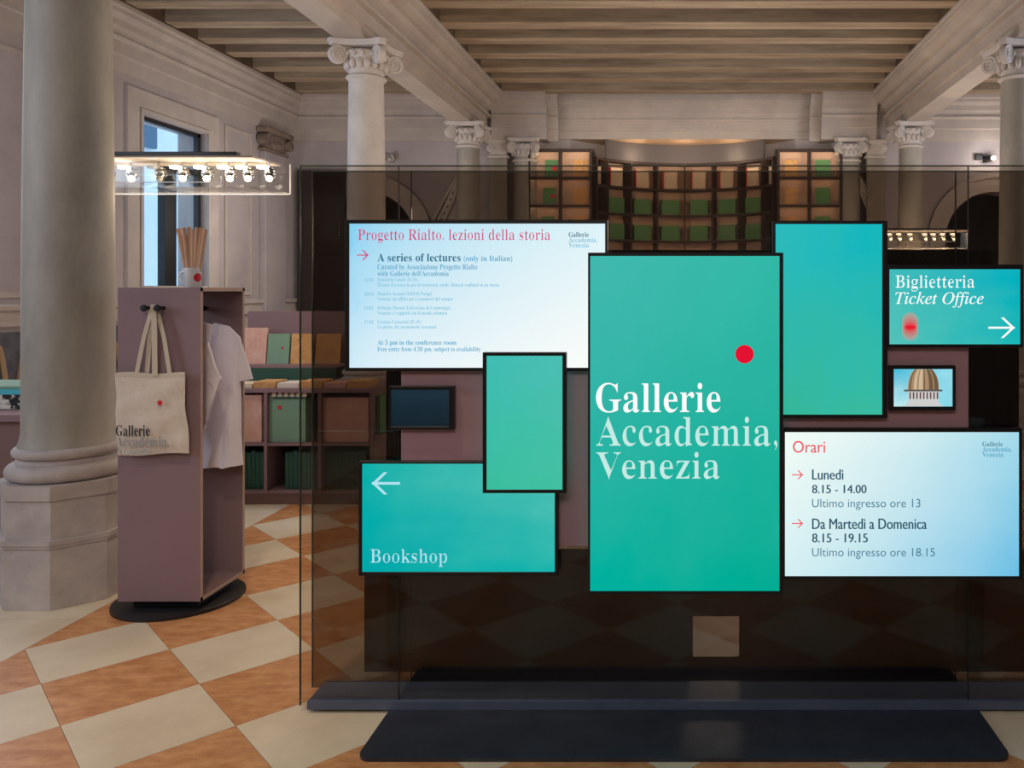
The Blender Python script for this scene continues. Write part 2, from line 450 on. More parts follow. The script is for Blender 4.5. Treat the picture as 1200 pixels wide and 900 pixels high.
# entablatures (cornice over frieze)
def prof(depth0):
    return [(0, 3.90), (-.03, 3.90), (-.03, 4.08), (-.05, 4.09), (-.05, 4.235), (-.07, 4.245), (-.085, 4.275), (-.06, 4.285), (-.07, 4.33), (-.10, 4.37), (-.11, 4.44), (-.17, 4.49), (-.175, 4.53), (-.21, 4.55), (-.21, 4.87), (0, 4.87)]
def ent_back(x0, x1, y, name='entablature', zb=3.90):
    b = MB(); b.prism([(y + d, max(z, zb)) for d, z in prof(0)], x0, x1, 'x'); return b.build(name, stucco, wall_back)
ent_back(XL, LBX, YS + .0); ent_back(RBX, XR, YS + .0); ent_back(-2.0, 2.05, 13.2, zb=3.965)
for s in (-1, 1):
    o0, o1 = (-2.98, -2.12) if s < 0 else (2.16, 3.02)
    ent_back(o0, o1, 12.86); 
    q0, q1 = (-2.12, -1.96) if s < 0 else (2.0, 2.16)
    ent_back(q0, q1, 13.02)
    a0, a1 = (-2.98, -2.12) if s < 0 else (2.16, 3.02)
    MB().box(a0, a1, 12.86, 13.25, 3.90, 4.87).build('entablature_core', stucco, wall_back)

# left wall with its window, front wall, right wall
WY0, WY1, WZ0, WZ1 = 9.27, 10.52, 1.50, 3.54
wl = MB(); XW = -6.1
wl.box(XW - .35, XW, YB, WY0, 0, ZC + .3); wl.box(XW - .35, XW, WY1, YS + .3, 0, ZC + .3)
wl.box(XW - .35, XW, WY0, WY1, 0, WZ0); wl.box(XW - .35, XW, WY0, WY1, WZ1, ZC + .3)
wall_left = tag(wl.build('wall_left', plaster), kind='structure')
b = MB(); b.prism([(XW - d*0.9, min(z, 4.602)) for d, z in prof(0) if not (z > 4.8 and d == 0)] + [(XW, 4.602)], YB, YS, 'y'); b.build('entablature', stucco, wall_left)
def frame_left(y0, y1, z0, z1, wd, pr, nm='wall_moulding'):
    b = MB()
    b.box(XW - .02, XW + pr, y0, y0 + wd, z0, z1); b.box(XW - .02, XW + pr, y1 - wd, y1, z0, z1)
    b.box(XW - .02, XW + pr, y0 + wd, y1 - wd, z1 - wd, z1); b.box(XW - .02, XW + pr, y0 + wd, y1 - wd, z0, z0 + wd)
    return b.build(nm, stucco, wall_left)
frame_left(WY0 - .26, WY1 + .26, WZ0 - .1, WZ1 + .26, .20, .03)
frame_left(WY0 - .05, WY1 + .05, WZ0 - .05, WZ1 + .05, .04, .045)
for (a, c) in ((-.5, 3.6), (4.8, 7.7), (8.78, 8.98), (10.95, 11.62)):
    if c - a > .4: frame_left(a, c, 1.48, 3.75, .05, .02)
b = MB(); b.box(XW - .01, XW + .05, YB, YS, 1.22, 1.27); b.box(XW - .01, XW + .03, YB, YS, 1.27, 1.36); b.box(XW - .01, XW + .07, YB, YS, 1.36, 1.42, .01)
b.build('dado_rail', stucco, wall_left)
for i, (a, c) in enumerate(((3.0, 4.9), (5.1, 6.9), (7.1, 8.0), (8.5, 10.9))):
    MB().box(XW - .01, XW + .015, a, c, .25, 1.17).build('marble_panel', marble_d, wall_left)
    pts = []
    for t in range(33):
        u = t / 32; yy = a + .12 + (c - a - .24)*u; pts.append((XW + .018, yy, .75 + .30*sin(u*2*pi*max(1, round((c - a)/.55)))))
    MB().tube(pts, .028, 6).build('stone_inlay', inlay, wall_left)
b = MB(); b.box(XW - .01, XW + .05, YB, YS, 0, .18, .01); tag(b.build('baseboard_left', stucco), kind='structure')
wr = MB(); wr.box(XR, XR + .3, YB, YS + .3, 0, ZC + .3); wall_right = tag(wr.build('wall_right', plaster), kind='structure')
b = MB(); b.prism([(XR + d*0.9, min(z, 4.602)) for d, z in prof(0) if not (z > 4.8 and d == 0)] + [(XR, 4.602)], YB, YS, 'y'); b.build('entablature', stucco, wall_right)
wf = MB(); wf.box(XL - .3, XR + .3, YB - .3, YB, 0, ZC + .3); tag(wf.build('wall_front', plaster), kind='structure')

# window: dark steel frame, transom, mullion, three panes
win = tag(MB().box(XW - .30, XW - .02, WY0, WY1, WZ0 - .0, WZ0 + .03).build('window_1', stucco), kind='structure')
fx0, fx1 = XW - .12, XW - .06
b = MB(); b.box(fx0, fx1, WY0, WY0 + .05, WZ0, WZ1); b.box(fx0, fx1, WY1 - .05, WY1, WZ0, WZ1); b.box(fx0, fx1, WY0, WY1, WZ1 - .05, WZ1); b.box(fx0, fx1, WY0, WY1, WZ0 + .03, WZ0 + .09)
b.build('window_frame', black, win)
MB().box(fx0 - .01, fx1 + .02, WY0 + .50, WY0 + .72, WZ0, 3.02).build('mullion', black, win)
MB().box(fx0, fx1 + .01, WY0 + .05, WY1 - .05, 3.0, 3.06).build('transom', black, win)
for (a, c, z0, z1) in ((WY0 + .05, WY0 + .50, WZ0 + .09, 3.0), (WY0 + .72, WY1 - .05, WZ0 + .09, 3.0), (WY0 + .05, WY1 - .05, 3.06, WZ1 - .05)):
    MB().box(fx0 + .02, fx0 + .026, a, c, z0, z1).build('pane', g_clear, win)
# the building across the alley
bd = thing('building', (-9.6, 12, 0), 'pale rendered building seen through the window on the left', 'building')
MB().box(-10.0, -9.6, 7.0, 24.0, 0, 9).build('facade_wall', facade, bd)
for i in range(9):
    z = 1.9 + .26*i
    MB().box(-9.6, -9.52, 12.9 + .1*(i % 2), 13.75 + .1*(i % 2), z, z + .25, .01).build('stone_block', facade_w, bd)
b = MB(); b.box(-9.6, -9.5, 13.0, 13.9, 1.0, 1.85); b.build('shutter', facade_d, bd)
b = MB(); b.box(-9.6, -9.46, 13.95, 14.12, 0.6, 6.0); b.build('downpipe', facade_w, bd)
b = MB(); b.box(-9.6, -9.5, 14.4, 14.9, 4.1, 5.6, .01); b.build('shutter', facade_d, bd)
b = MB(); b.box(-9.6, -9.42, 12.6, 16.6, 5.9, 6.15); b.build('string_course', facade_w, bd)

# ------------------------------------------------------------------ columns
def capital(parent, cx, cy, top, rn, half=.27, half_only=False):
    """composite capital: neck ring, leafed bell, four corner scrolls, hollow-sided slab"""
    h = .30
    b = MB(); b.lathe([(rn, top - .36), (rn + .015, top - .355), (rn + .03, top - .335), (rn + .015, top - .315), (rn, top - .31), (rn, top - .26), (rn + .02, top - .16), (rn + .05, top - .10), (rn + .03, top - .08)], (cx, cy), 28)
    bell = b.build('capital', stone2, parent, True)
    b = MB()
    for i in range(16):
        a = 2*pi*i/16; b.ball((cx + (rn + .018)*cos(a), cy + (rn + .018)*sin(a), top - .215), .032, (1, 1, 1.7), 8)
        b.ball((cx + (rn + .05)*cos(a + .2), cy + (rn + .05)*sin(a + .2), top - .125), .022, (1, 1, 1.2), 6)
    b.build('carved_leaf_ring', stone2, bell, True)
    b = MB(); pts = []
    for q in range(4):
        a = pi/4 + q*pi/2
        c1 = Vector((cos(a), sin(a))) * half * 1.32; t = Vector((-sin(a), cos(a)))
        a2 = a + pi/2; c2 = Vector((cos(a2), sin(a2))) * half * 1.32; t2 = Vector((-sin(a2), cos(a2)))
        p0 = c1 + t*.035; p1 = c2 - t2*.035; mid = Vector((cos(a + pi/4), sin(a + pi/4))) * half * .62
        for k in range(7):
            u = k/6; pts.append(tuple((1-u)**2*p0 + 2*u*(1-u)*mid + u*u*p1 + Vector((cx, cy))))
    b.prism(pts, top - .055, top - .032, 'z')
    b.prism([((x - cx)*1.05 + cx, (y_ - cy)*1.05 + cy) for x, y_ in pts], top - .032, top + .0, 'z')
    b.build('capital_slab', stone2, bell)
    for q in range(4):
        a = pi/4 + q*pi/2; d = Vector((cos(a), sin(a), 0)); t = Vector((-sin(a), cos(a), 0))
        c = Vector((cx, cy, top - .145)) + d*(half*1.06)
        b = MB(); b.cyl(c - t*.030, c + t*.030, .088, 20)
        for sgn in (-1, 1):
            sp = []
            for k in range(30):
                th = k/29*2*pi*2.1; r = .088*(1 - k/29*.82)
                sp.append(c + t*sgn*.031 + (d*cos(th + 1.2) + Vector((0, 0, 1))*sin(th + 1.2))*r)
            b.tube(sp, .0095, 5)
        sp = [c + Vector((0, 0, .075)), c - d*.08 + Vector((0, 0, .085)), c - d*.17 + Vector((0, 0, .07))]
        b.tube(sp, .022, 6)
        b.build('scroll', stone2, bell, True)
def column(x, y, label, r0=.205, r1=.183, base=True, mshaft=None):
    t = thing('stone_column', (x, y, 0), label, 'column', None)
    prof_ = []
    n = 18
    for i in range(n + 1):
        u = i/n; z = .76 + (3.64 - .76)*u
        r = r0 + (r1 - r0)*(u**2.0)
        prof_.append((r, z))
    prof_[0] = (r0 + .02, .755); prof_.insert(1, (r0 + .008, .79)); prof_.insert(2, (r0, .83)); prof_.pop(3)
    MB().lathe(prof_, (x, y), 40).build('shaft', mshaft or stone, t, True)
    def torus(z0, z1, r, k=8):
        return [(r - (z1-z0)/2 + (z1-z0)/2*sin(pi*i/k), z0 + (z1-z0)*(.5 - .5*cos(pi*i/k))) for i in range(k + 1)]
    b = MB(); b.lathe([(r0 + .03, .59)] + torus(.60, .685, r0 + .066) + [(r0 + .024, .69), (r0 + .016, .705)] + torus(.71, .765, r0 + .038) + [(r0 + .01, .77)], (x, y), 40)
    b.build('base', plinth_m, t, True)
    def octo(r, z0, z1, ph=radians(-68)):
        return [(x + r*cos(ph + i*pi/4), y + r*sin(ph + i*pi/4)) for i in range(8)]
    b = MB(); b.prism(octo(.288, 0, 0), .335, .53, 'z'); b.prism(octo(.300, 0, 0), .53, .60, 'z')
    b.prism(octo(.312, 0, 0), .315, .338, 'z'); b.prism(octo(.306, 0, 0), .30, .315, 'z')
    b.prism(octo(.298, 0, 0), 0.0, .30, 'z')
    bmesh.ops.recalc_face_normals(b.bm, faces=b.bm.faces)
    b.build('plinth', plinth_m, t)
    capital(t, x, y, 3.995, r1)
    return t
LX, RX = -3.165, 3.36
column(LX, 4.25, 'large grey stone column at the left edge, nearest the camera', .199, .172)
column(LX, 8.24, 'stone column with scroll capital behind the upper left screen', .188, .166, mshaft=stone2)
column(LX, 12.16, 'far left stone column, rear one in the row beside the bookshelves', .182, .162)
column(RX, 8.24, 'stone column at the right edge above the ticket office screen', .188, .166)
column(RX, 12.16, 'far right stone column behind the small row of lit spotlights', .182, .162)
column(RX, 4.25, 'stone column just outside the right edge', .199, .172)
for s, x in ((-1, -2.49), (1, 2.62)):
    t = thing('half_column', (x, 13.02, 0), 'engaged stone column behind the %s bookcase at the far wall' % ('left' if s < 0 else 'right'), 'column')
    MB().lathe([(.19, 0), (.19, 2), (.178, 3.64)], (x, 13.02), 28).build('shaft', stone, t, True)
    capital(t, x, 13.02, 3.92, .175, .25)
    xa = x + s*.40
    t2 = thing('flat_pilaster', (xa, 13.05, 0), 'flat stone pilaster beside the %s engaged column at the far wall' % ('left' if s < 0 else 'right'), 'pilaster')
    MB().box(xa - .13, xa + .13, 12.90, 12.998, 0, 3.62, .008).build('shaft', stone, t2)
    b = MB(); b.box(xa - .16, xa + .16, 12.87, 12.998, 3.62, 3.66, .008); b.box(xa - .17, xa + .17, 12.86, 12.998, 3.84, 3.91, .01); b.box(xa - .13, xa + .13, 12.90, 12.998, 3.66, 3.84)
    for sx in (-1, 1):
        b.cyl((xa + sx*.12, 12.88, 3.77), (xa + sx*.12, 12.96, 3.77), .06, 16); b.cyl((xa + sx*.12, 12.87, 3.77), (xa + sx*.12, 12.89, 3.77), .025, 10)
    b.build('capital', stone2, t2)
# pilaster on the left wall
t = thing('flat_pilaster', (XW + .05, 12.16, 0), 'flat pilaster with rust-stained capital on the left wall near the corner', 'pilaster')
MB().box(XW, XW + .095, 11.86, 12.46, 0, 3.56, .008).build('shaft', plaster, t)
rust = mat('stained_stone', rgb(150, 132, 120), 0.8, rgb(104, 88, 80), 9.0, 0.4)
b = MB(); b.box(XW, XW + .12, 11.80, 12.52, 3.56, 3.60, .01); b.box(XW, XW + .10, 11.86, 12.46, 3.60, 3.82); b.box(XW, XW + .18, 11.76, 12.56, 3.82, 3.90, .015)
for yy in (11.84, 12.48):
    b.cyl((XW + .02, yy, 3.73), (XW + .17, yy, 3.73), .085, 16); b.cyl((XW + .16, yy, 3.73), (XW + .185, yy, 3.73), .035, 10)
for yy in (12.0, 12.08, 12.16, 12.24, 12.32): b.ball((XW + .10, yy, 3.68), .035, (1, 1, 1.6), 8)
b.build('capital', rust, t)

# ------------------------------------------------------------------ glass display stand
YG0, YG1 = 3.03, 3.17
st = thing('glass_display_stand', (0, YG0, 0), 'tinted double glass partition with black base plate carrying all the screens', 'partition')
GZ = 2.006; XS = (-1.408, -1.046, 1.052, 1.415)
for (y, m, z0) in ((YG0, g_front, .02), (YG1, g_back, .02)):
    off = 0 if y == YG0 else 0.0
    for a, c in zip(XS, XS[1:]):
        MB().box(a + .0015 - (.018 if (y == YG1 and a == XS[0]) else 0), c - .0015, y, y + .010, z0, GZ).build('glass_pane', m, st)
b = MB()
for y in (YG0, YG1):
    x0 = XS[0] - (.018 if y == YG1 else 0)
    b.box(x0 - .0025, x0, y, y + .010, .02, GZ); b.box(x0, XS[-1], y, y + .010, GZ, GZ + .004); b.box(XS[-1], XS[-1] + .003, y, y + .010, .02, GZ)
b.build('polished_edge', g_edge, st)
for x in XS[1:3]:
    for y in (YG0, YG1): MB().box(x - .0014, x + .0014, y + .001, y + .009, .02, GZ).build('silicone_joint', black, st)
b = MB(); b.prism([(-1.377, YG0 - .012), (1.46, YG0 - .012), (1.46, YG1 + .01), (-1.377, YG1 + .01)], 0.012, .042, 'z')
b.build('base_rail', mat('rail_steel', rgb(78, 88, 112), .45, rgb(92, 102, 126), 5.0), st)
def rrect(x0, x1, y0, y1, r, n=6):
    out = []
    for cx, cy, a in ((x1 - r, y1 - r, 0), (x0 + r, y1 - r, pi/2), (x0 + r, y0 + r, pi), (x1 - r, y0 + r, 3*pi/2)):
        out += [(cx + r*cos(a + pi/2*i/n), cy + r*sin(a + pi/2*i/n)) for i in range(n + 1)]
    return out
b = MB(); b.prism(rrect(-1.075, 1.085, 2.705, 3.42, .045), 0.0, .012, 'z'); b.build('floor_plate', steel, st)
YP = 3.35; YM = 3.012
MB().box((470 - CX)/F*YM, (1135 - CX)/F*YM, YM, YM + .017, H - 300/F*YM, 1.618, .001).build('back_board', mat('plum_board', rgb(170, 132, 140), .6), st)
MB().box(-1.215, 1.27, YP + .02, YP + .11, H - 299/F*YP, 1.715, .004).build('black_housing', blackm, st)
MB().box(-1.202, -1.148, YP - .01, YP + .07, .012, 1.70).build('post', blackm, st)
MB().box(1.168, 1.222, YP - .01, YP + .07, .012, 1.70).build('post', blackm, st)
xc0, xc1 = (812 - CX)/F*3.32, (866 - CX)/F*3.32; zc0, zc1 = H - 430/F*3.32, H - 382/F*3.32  # added pane opening, standing in for a light patch on the floor
b = MB(); x0, x1, z0, z1 = -1.283, 1.41, .012, .506; yy = 3.318
for (a, c, e, f_) in ((x0, xc0, z0, z1), (xc1, x1, z0, z1), (xc0, xc1, z0, zc0), (xc0, xc1, zc1, z1)): b.box(a, c, yy, yy + .006, e, f_)
b.build('smoked_lower_pane', g_smoke, st)
MB().box(1.2705, 1.378, YP + .02, YP + .10, .60, 1.44, .004).build('cable_box', blackm, st)

def screen(px, panel, Yf, m, label, th=.026, cat='screen', key='display_screen'):
    x0, x1, y0, y1 = px
    a = P(x0, y1, Yf); c = P(x1, y0, Yf)
    t = thing(key, ((a.x + c.x)/2, Yf + th/2, a.z), label, cat, None)
    pa = P(panel[0], panel[3], Yf); pc = P(panel[1], panel[2], Yf)
    b = MB()
    b.box(a.x, pa.x, Yf, Yf + th, a.z, c.z, .001); b.box(pc.x, c.x, Yf, Yf + th, a.z, c.z, .001)
    b.box(pa.x, pc.x, Yf, Yf + th, pc.z, c.z, .001); b.box(pa.x, pc.x, Yf, Yf + th, a.z, pa.z, .001)
    b.build('frame', bezel_m, t)
    MB().box(pa.x, pc.x, Yf + .004, Yf + th - .004, pa.z, pc.z).build('panel', m, t)
    MB().box((a.x + c.x)/2 - .04, (a.x + c.x)/2 + .04, Yf + th, max(Yf + th + .0005, 3.0115), (a.z + c.z)/2 - .04, (a.z + c.z)/2 + .04).build('mount', blackm, t)
    return t
L1, L2 = 2.935, 2.985
teal = lambda nm, a, b_, c, d: screen_mat(nm, rgb(*a), rgb(*b_), rgb(*c), rgb(*d), TT)
m5 = teal('screen_teal_large', (0, 176, 158), (0, 172, 146), (66, 184, 174), (50, 184, 166))
m6 = teal('screen_teal_tall', (52, 182, 154), (58, 186, 160), (44, 186, 188), (16, 182, 190))
m2 = teal('screen_teal_small', (58, 190, 158), (66, 192, 160), (64, 188, 178), (74, 190, 178))
m4 = teal('screen_teal_bookshop', (0, 168, 170), (24, 180, 172), (10, 176, 170), (84, 194, 180))
m7 = teal('screen_teal_ticket', (84, 194, 184), (24, 182, 182), (64, 188, 186), (0, 176, 190))
m1 = screen_mat('screen_white_left', rgb(206, 234, 248), rgb(252, 253, 249), rgb(120, 204, 240), rgb(222, 243, 248), TT, .05, .55)
m9 = screen_mat('screen_white_right', rgb(210, 238, 242), rgb(104, 190, 228), rgb(242, 252, 246), rgb(164, 218, 234), TT, .05, 1.25)
s5 = screen((689, 918, 296, 697), (691.5, 913.5, 300, 693), L1, m5, 'largest upright teal screen in the middle with the gallery name and red dot')
s2 = screen((565.5, 663.5, 413, 578), (570, 659, 417, 574), L1, m2, 'small upright blank teal screen overlapping the left screens')
s1 = screen((404, 712, 257.5, 435), (409, 709, 262, 431), L2, m1, 'white lecture programme screen at upper left')
s4 = screen((420, 654, 541, 675), (424, 650, 543.5, 670.5), L2, m4, 'teal screen with left arrow and the word Bookshop, at lower left')
s6 = screen((905, 1040, 258.5, 490), (909, 1034, 262.5, 486), L2, m6, 'tall blank teal screen just right of the largest screen')
s7 = screen((1040.5, 1199, 310, 407.5), (1042.5, 1196, 315.5, 403.5), L2, m7, 'teal ticket office screen with right arrow at upper right')
s9 = screen((917.5, 1198, 502, 679.5), (920, 1194.5, 506.5, 675.5), L2, m9, 'white opening hours screen at lower right')
m3 = screen_mat('screen_off_glow', rgb(22, 36, 46), rgb(24, 36, 44), rgb(28, 48, 60), rgb(30, 50, 62), TT)  # switched-off panel drawn with a faint emitted tone, paler at the top
m8 = screen_mat('screen_dome_sky', rgb(190, 232, 236), rgb(130, 214, 230), rgb(60, 184, 214), rgb(150, 220, 236), TT, .16)
s3 = screen((456, 531.5, 452.5, 503.5), (458, 526, 457, 500), L2, m3, 'small dark switched-off screen at left between the larger screens', .026)
s8 = screen((1042.5, 1120, 428.5, 481), (1047.5, 1116.5, 432.5, 476.5), L2, m8, 'small screen showing a picture of a domed building, at right', .026)
# --- lettering
WH = emis('letter_white', rgb(250, 253, 252), TT); PALE = emis('letter_pale', rgb(196, 234, 228), TT)
ICE = emis('letter_ice', rgb(176, 226, 240), TT); CRIM = emis('letter_crimson', rgb(214, 70, 120), TT); SALM = emis('letter_salmon', rgb(238, 84, 96), TT)
NAVY = emis('letter_navy', rgb(30, 104, 134), TT); BLU = emis('letter_blue', rgb(92, 166, 200), TT); BLU2 = emis('letter_faint_blue', rgb(132, 196, 222), TT)
SLATE = emis('letter_slate', rgb(44, 84, 104), TT); SLATE2 = emis('letter_grey_slate', rgb(78, 128, 150), TT); REDE = emis('screen_red', rgb(226, 18, 50), TT)
LF = .0035 - .004
def t5(*a, **k): return text('lettering', *a, **k)
t5(bold('Gallerie'), (698.5, 844.5, 448.5, 483.5), L1 + .004, WH, s5, off=-.011)
t5(bold('Accademia,'), (698.5, 911, 488, 528), L1 + .004, PALE, s5, off=-.020)
t5(bold('Venezia'), (698.5, 843.5, 529.5, 561.5), L1 + .004, PALE, s5, off=-.020)
def disc(parent, x, y, rx, ry, Y, m, name='dot', n=32, lift=.0015):
    b = MB(); b.poly([P(x + rx*cos(2*pi*i/n), y + ry*sin(2*pi*i/n), Y) - Vector((0, lift, 0)) for i in range(n)]); return b.build(name, m, parent, recalc=False)
disc(s5, 872.5, 415, 10.8, 10.8, L1 + .004, REDE, 'red_dot')
def arrow(parent, x0, x1, yc, hw, hh, wd, Y, m, lift=.0015, flip=False):
    """line with an open head at x1 (x0 when flipped); hw = head length, hh = half height, wd = stroke"""
    b = MB()
    def q(pts): b.poly([P(x, y, Y) - Vector((0, lift, 0)) for x, y in pts])
    tip, tail, s = (x0, x1, 1) if flip else (x1, x0, -1)
    q([(tail, yc - wd/2), (tip, yc - wd/2), (tip, yc + wd/2), (tail, yc + wd/2)])
    for d in (-1, 1):
        q([(tip, yc), (tip + s*hw, yc + d*hh), (tip + s*(hw + wd*1.4), yc + d*hh), (tip + s*wd*1.6, yc)])
    return b.build('arrow', m, parent, recalc=False)
Y2 = L2 + .004
T = lambda s, bx, m, par, off=0.0: text('lettering', s, bx, Y2, m, par, off=off)
T(bold('Progetto Rialto, lezioni della storia'), (419.5, 645, 268.5, 285), CRIM, s1, -.024)
arrow(s1, 418.5, 432, 299, 6, 6, 1.3, Y2, CRIM)
T(bold('A series of lectures'), (442.5, 540, 297, 306.5), NAVY, s1)
T(bold('(only in Italian)'), (543.5, 600.5, 299.5, 308), BLU, s1)
T(bold('Curated by Associazione Progetto Rialto'), (442.5, 559.5, 309.5, 317.5), BLU, s1)
T(bold("with Gallerie dell'Accademia"), (442.5, 526, 317.5, 323.5), BLU, s1)
for s, bx in (('16/01', (427, 438, 326, 330)), ('Donatella Calabi (IUAV)', (442.5, 490, 325.5, 331)), ("50 anni d'assenza in piu di resistenza, anche. Rimasti confinati in un mezzo", (442.5, 585, 331.5, 337)),
              ('30/01', (427, 438.5, 342.5, 346.5)), ('Maurice Aymard (EHESS Parigi)', (442.5, 506, 342, 347.5)), ('Venezia: un affitto per i commerci del sempre', (442.5, 531, 348, 353.5)),
              ('13/02', (427, 438, 359, 363)), ('Stefania Mason (Universita di Cambridge)', (442.5, 528, 358.5, 364)), ('Venezia e i rapporti con il mondo islamico', (442.5, 524, 364.5, 370)),
              ('27/02', (427, 438, 375.5, 379.5)), ('Lorenzo Lazzarini (IUAV)', (442.5, 494, 375, 380.5)), ('Le pietre, dei monumenti veneziani', (442.5, 511.5, 381, 386))):
    T(bold(s), bx, BLU2, s1)
T(bold('At 5 pm in the conference room'), (442.5, 535, 398.5, 405.5), BLU, s1, .004)
T(bold('Free entry from 4.30 pm, subject to availability'), (442.5, 563.5, 406.3, 413), BLU, s1)
for par, x0, xs, yy, c1, c2 in ((s1, 666.5, (690, 700, 690), 272, NAVY, BLU2), (s9, 1151, (1175, 1185.5, 1175.5), 517.3, SLATE2, BLU)):
    for i, (s, xe) in enumerate(zip(('Gallerie', 'Accademia,', 'Venezia'), xs)):
        T(bold(s), (x0, xe, yy + i*6.2, yy + i*6.2 + (5.8 if i != 1 else 6.6)), c1 if i == 0 else c2, par)
T(bold('Bookshop'), (434, 524, 643.5, 664), ICE, s4, -.027)
arrow(s4, 436, 469, 566.3, 14, 13, 3.0, Y2, ICE, flip=True)
T(bold('Biglietteria'), (1049, 1142, 322.5, 341.5), WH, s7, -.027)
T(ital('Ticket Office'), (1049, 1152.5, 342, 360.5), WH, s7, .004)
arrow(s7, 1158, 1189, 384, 13, 12, 2.4, Y2, WH)
# soft red capsule
n_ = 7
for i in range(n_):
    u = i/(n_ - 1); hh = 16.5 - 14*u; ww = 9.6 - 3.6*u
    col = tuple((1 - u)*a + u*b_ for a, b_ in zip(rgb(150, 172, 162), rgb(232, 30, 50)))
    m = emis('capsule_%d' % i, col, TT); yc = 382.6 + .9*u
    b = MB(); pts = []
    for k in range(32):
        a = 2*pi*k/32; sx, sy = ww*cos(a), (ww*sin(a))*min(1, hh/ww)
        sy += math.copysign(max(hh - ww, 0), sin(a)) if abs(sin(a)) > 1e-6 else 0
        pts.append(P(1066.5 + sx, yc + sy, Y2) - Vector((0, .001 + .0003*i, 0)))
    b.poly(pts); b.build('red_capsule', m, s7, recalc=False)
# opening hours
T('Orari', (929, 967, 516.5, 530.5), SALM, s9, .006)
for yy in (556.3, 613.3): arrow(s9, 928, 941, yy, 5, 5.2, 1.2, Y2, SALM)
T('Lunedì', (951.5, 988.5, 550, 562), SLATE, s9, .020); T('8.15 - 14.00', (951.5, 1015.5, 568, 578), SLATE, s9, .020)
T('Ultimo ingresso ore 13', (951.5, 1078.5, 584.5, 597.5), SLATE2, s9); T('Da Martedì a Domenica', (951.5, 1086, 607.5, 620), SLATE, s9, .020)
T('8.15 - 19.15', (951.5, 1017, 625, 635.5), SLATE, s9, .020); T('Ultimo ingresso ore 18.15', (951.5, 1095.5, 642, 655), SLATE2, s9)
# faint reclining-light picture behind the name is left as soft uneven tone; the dome picture
def flat(par, pts, m, lift, name): 
    b = MB(); b.poly([P(x, y, Y2) - Vector((0, lift, 0)) for x, y in pts]); return b.build(name, m, par, recalc=False)
dome_m = emis('picture_dome', rgb(168, 138, 106), TT); dome_d = emis('picture_dome_shade', rgb(112, 88, 66), TT); dome_l = emis('picture_dome_light', rgb(206, 182, 150), TT)
drum_m = emis('picture_drum', rgb(206, 206, 204), TT); slot_m = emis('picture_slot', rgb(104, 76, 74), TT); rim_m = emis('picture_rim', rgb(92, 84, 78), TT)
def domept(u, v):   # u -1..1 across, v 0..1 up
    return (1082 + u*18.3*sqrt(max(0, 1 - (v*.86)**2.4)), 457 - 24.4*v)
flat(s8, [domept(-1, i/10) for i in range(11)] + [domept(1, 1 - i/10) for i in range(11)], dome_m, .001, 'picture_dome')
for k, (u0, u1, mm) in enumerate(((-.62, -.42, dome_l), (-.3, -.04, dome_l), (.36, .62, dome_d), (.7, .96, dome_d), (.02, .1, dome_d), (-.9, -.8, dome_d))):
    flat(s8, [domept(u0, i/8) for i in range(9)] + [domept(u1, 1 - i/8) for i in range(9)], mm, .0014, 'picture_dome_rib')
flat(s8, [(1064, 457.5), (1100, 457.5), (1099.5, 472), (1103, 474), (1104, 476), (1060, 476), (1062, 473), (1064.5, 470)], drum_m, .0012, 'picture_drum')
for i in range(9): flat(s8, [(1065.5 + i*4 , 459.5), (1067.3 + i*4, 459.5), (1067.3 + i*4, 467.5), (1065.5 + i*4, 467.5)], slot_m, .0018, 'picture_drum_slot')
flat(s8, [(1059, 456.5), (1104.5, 456.5), (1104, 458.6), (1059.5, 458.6)], rim_m, .0016, 'picture_rim')

# ------------------------------------------------------------------ mauve merchandise column with its round foot
KX0, KX1, KY0, KY1, KZ0, KZ1 = -2.703, -2.307, 3.94, 4.335, .06, 1.562
kb = thing('merchandise_stand', (-2.505, 4.14, 0), 'narrow mauve merchandise column with open sides on a round black foot', 'display stand')
th = .018
MB().box(KX0, KX1, KY0, KY0 + th, KZ0, KZ1).build('front_board', mauve, kb)
MB().box(KX0, KX1, KY1 - th, KY1, KZ0, KZ1).build('rear_board', mauve_in, kb)
MB().box(KX0, KX1, KY0 + th, KY1 - th, KZ1 - th, KZ1).build('top_board', mauve_in, kb)
MB().box(KX0, KX1, KY0 + th, KY1 - th, KZ0, KZ0 + th).build('bottom_board', mauve_in, kb)
b = MB()
for yy in (KY0, KY1 - th): b.box(KX1, KX1 + .0015, yy, yy + th, KZ0, KZ1)
b.box(KX1, KX1 + .0015, KY0, KY1, KZ1 - th, KZ1); b.box(KX1, KX1 + .0015, KY0, KY1, KZ0, KZ0 + th)
b.build('edge_band', mauve_e, kb)
b = MB(); b.lathe([(.292, 0), (.292, .016), (.286, .020)], (-2.52, 4.13), 64); b.build('round_foot', black, kb, True)
MB().box(-2.66, -2.35, 3.99, 4.29, .02, .06).build('plinth_block', blackm, kb)
MB().cyl((-2.505, KY0 + th, 1.455), (-2.505, KY1 - th, 1.455), .012, 12).build('hanging_rail', blackm, kb, True)
for x in (-2.437,): MB().cyl((x, KY0 + th, 1.462), (x, KY0 + .06, 1.462), .017, 14).build('peg', black, kb, True)
for px in (171, 186.5):
    c = P(px, 361, 3.905)
    b = MB(); b.cyl((c.x, 3.94, c.z), (c.x, 3.895, c.z), .009, 12); b.lathe([(0.001, 0), (.014, .001), (.017, .008), (.014, .015), (0.001, .016)], (0, 0), 16)
    vs = [v for v in b.bm.verts if abs(v.co.y) < .1]
    bmesh.ops.rotate(b.bm, verts=vs, cent=(0, 0, 0), matrix=Matrix.Rotation(pi/2, 3, 'X')); bmesh.ops.translate(b.bm, verts=vs, vec=(c.x, 3.897, c.z))
    b.build('peg', black, kb, True)
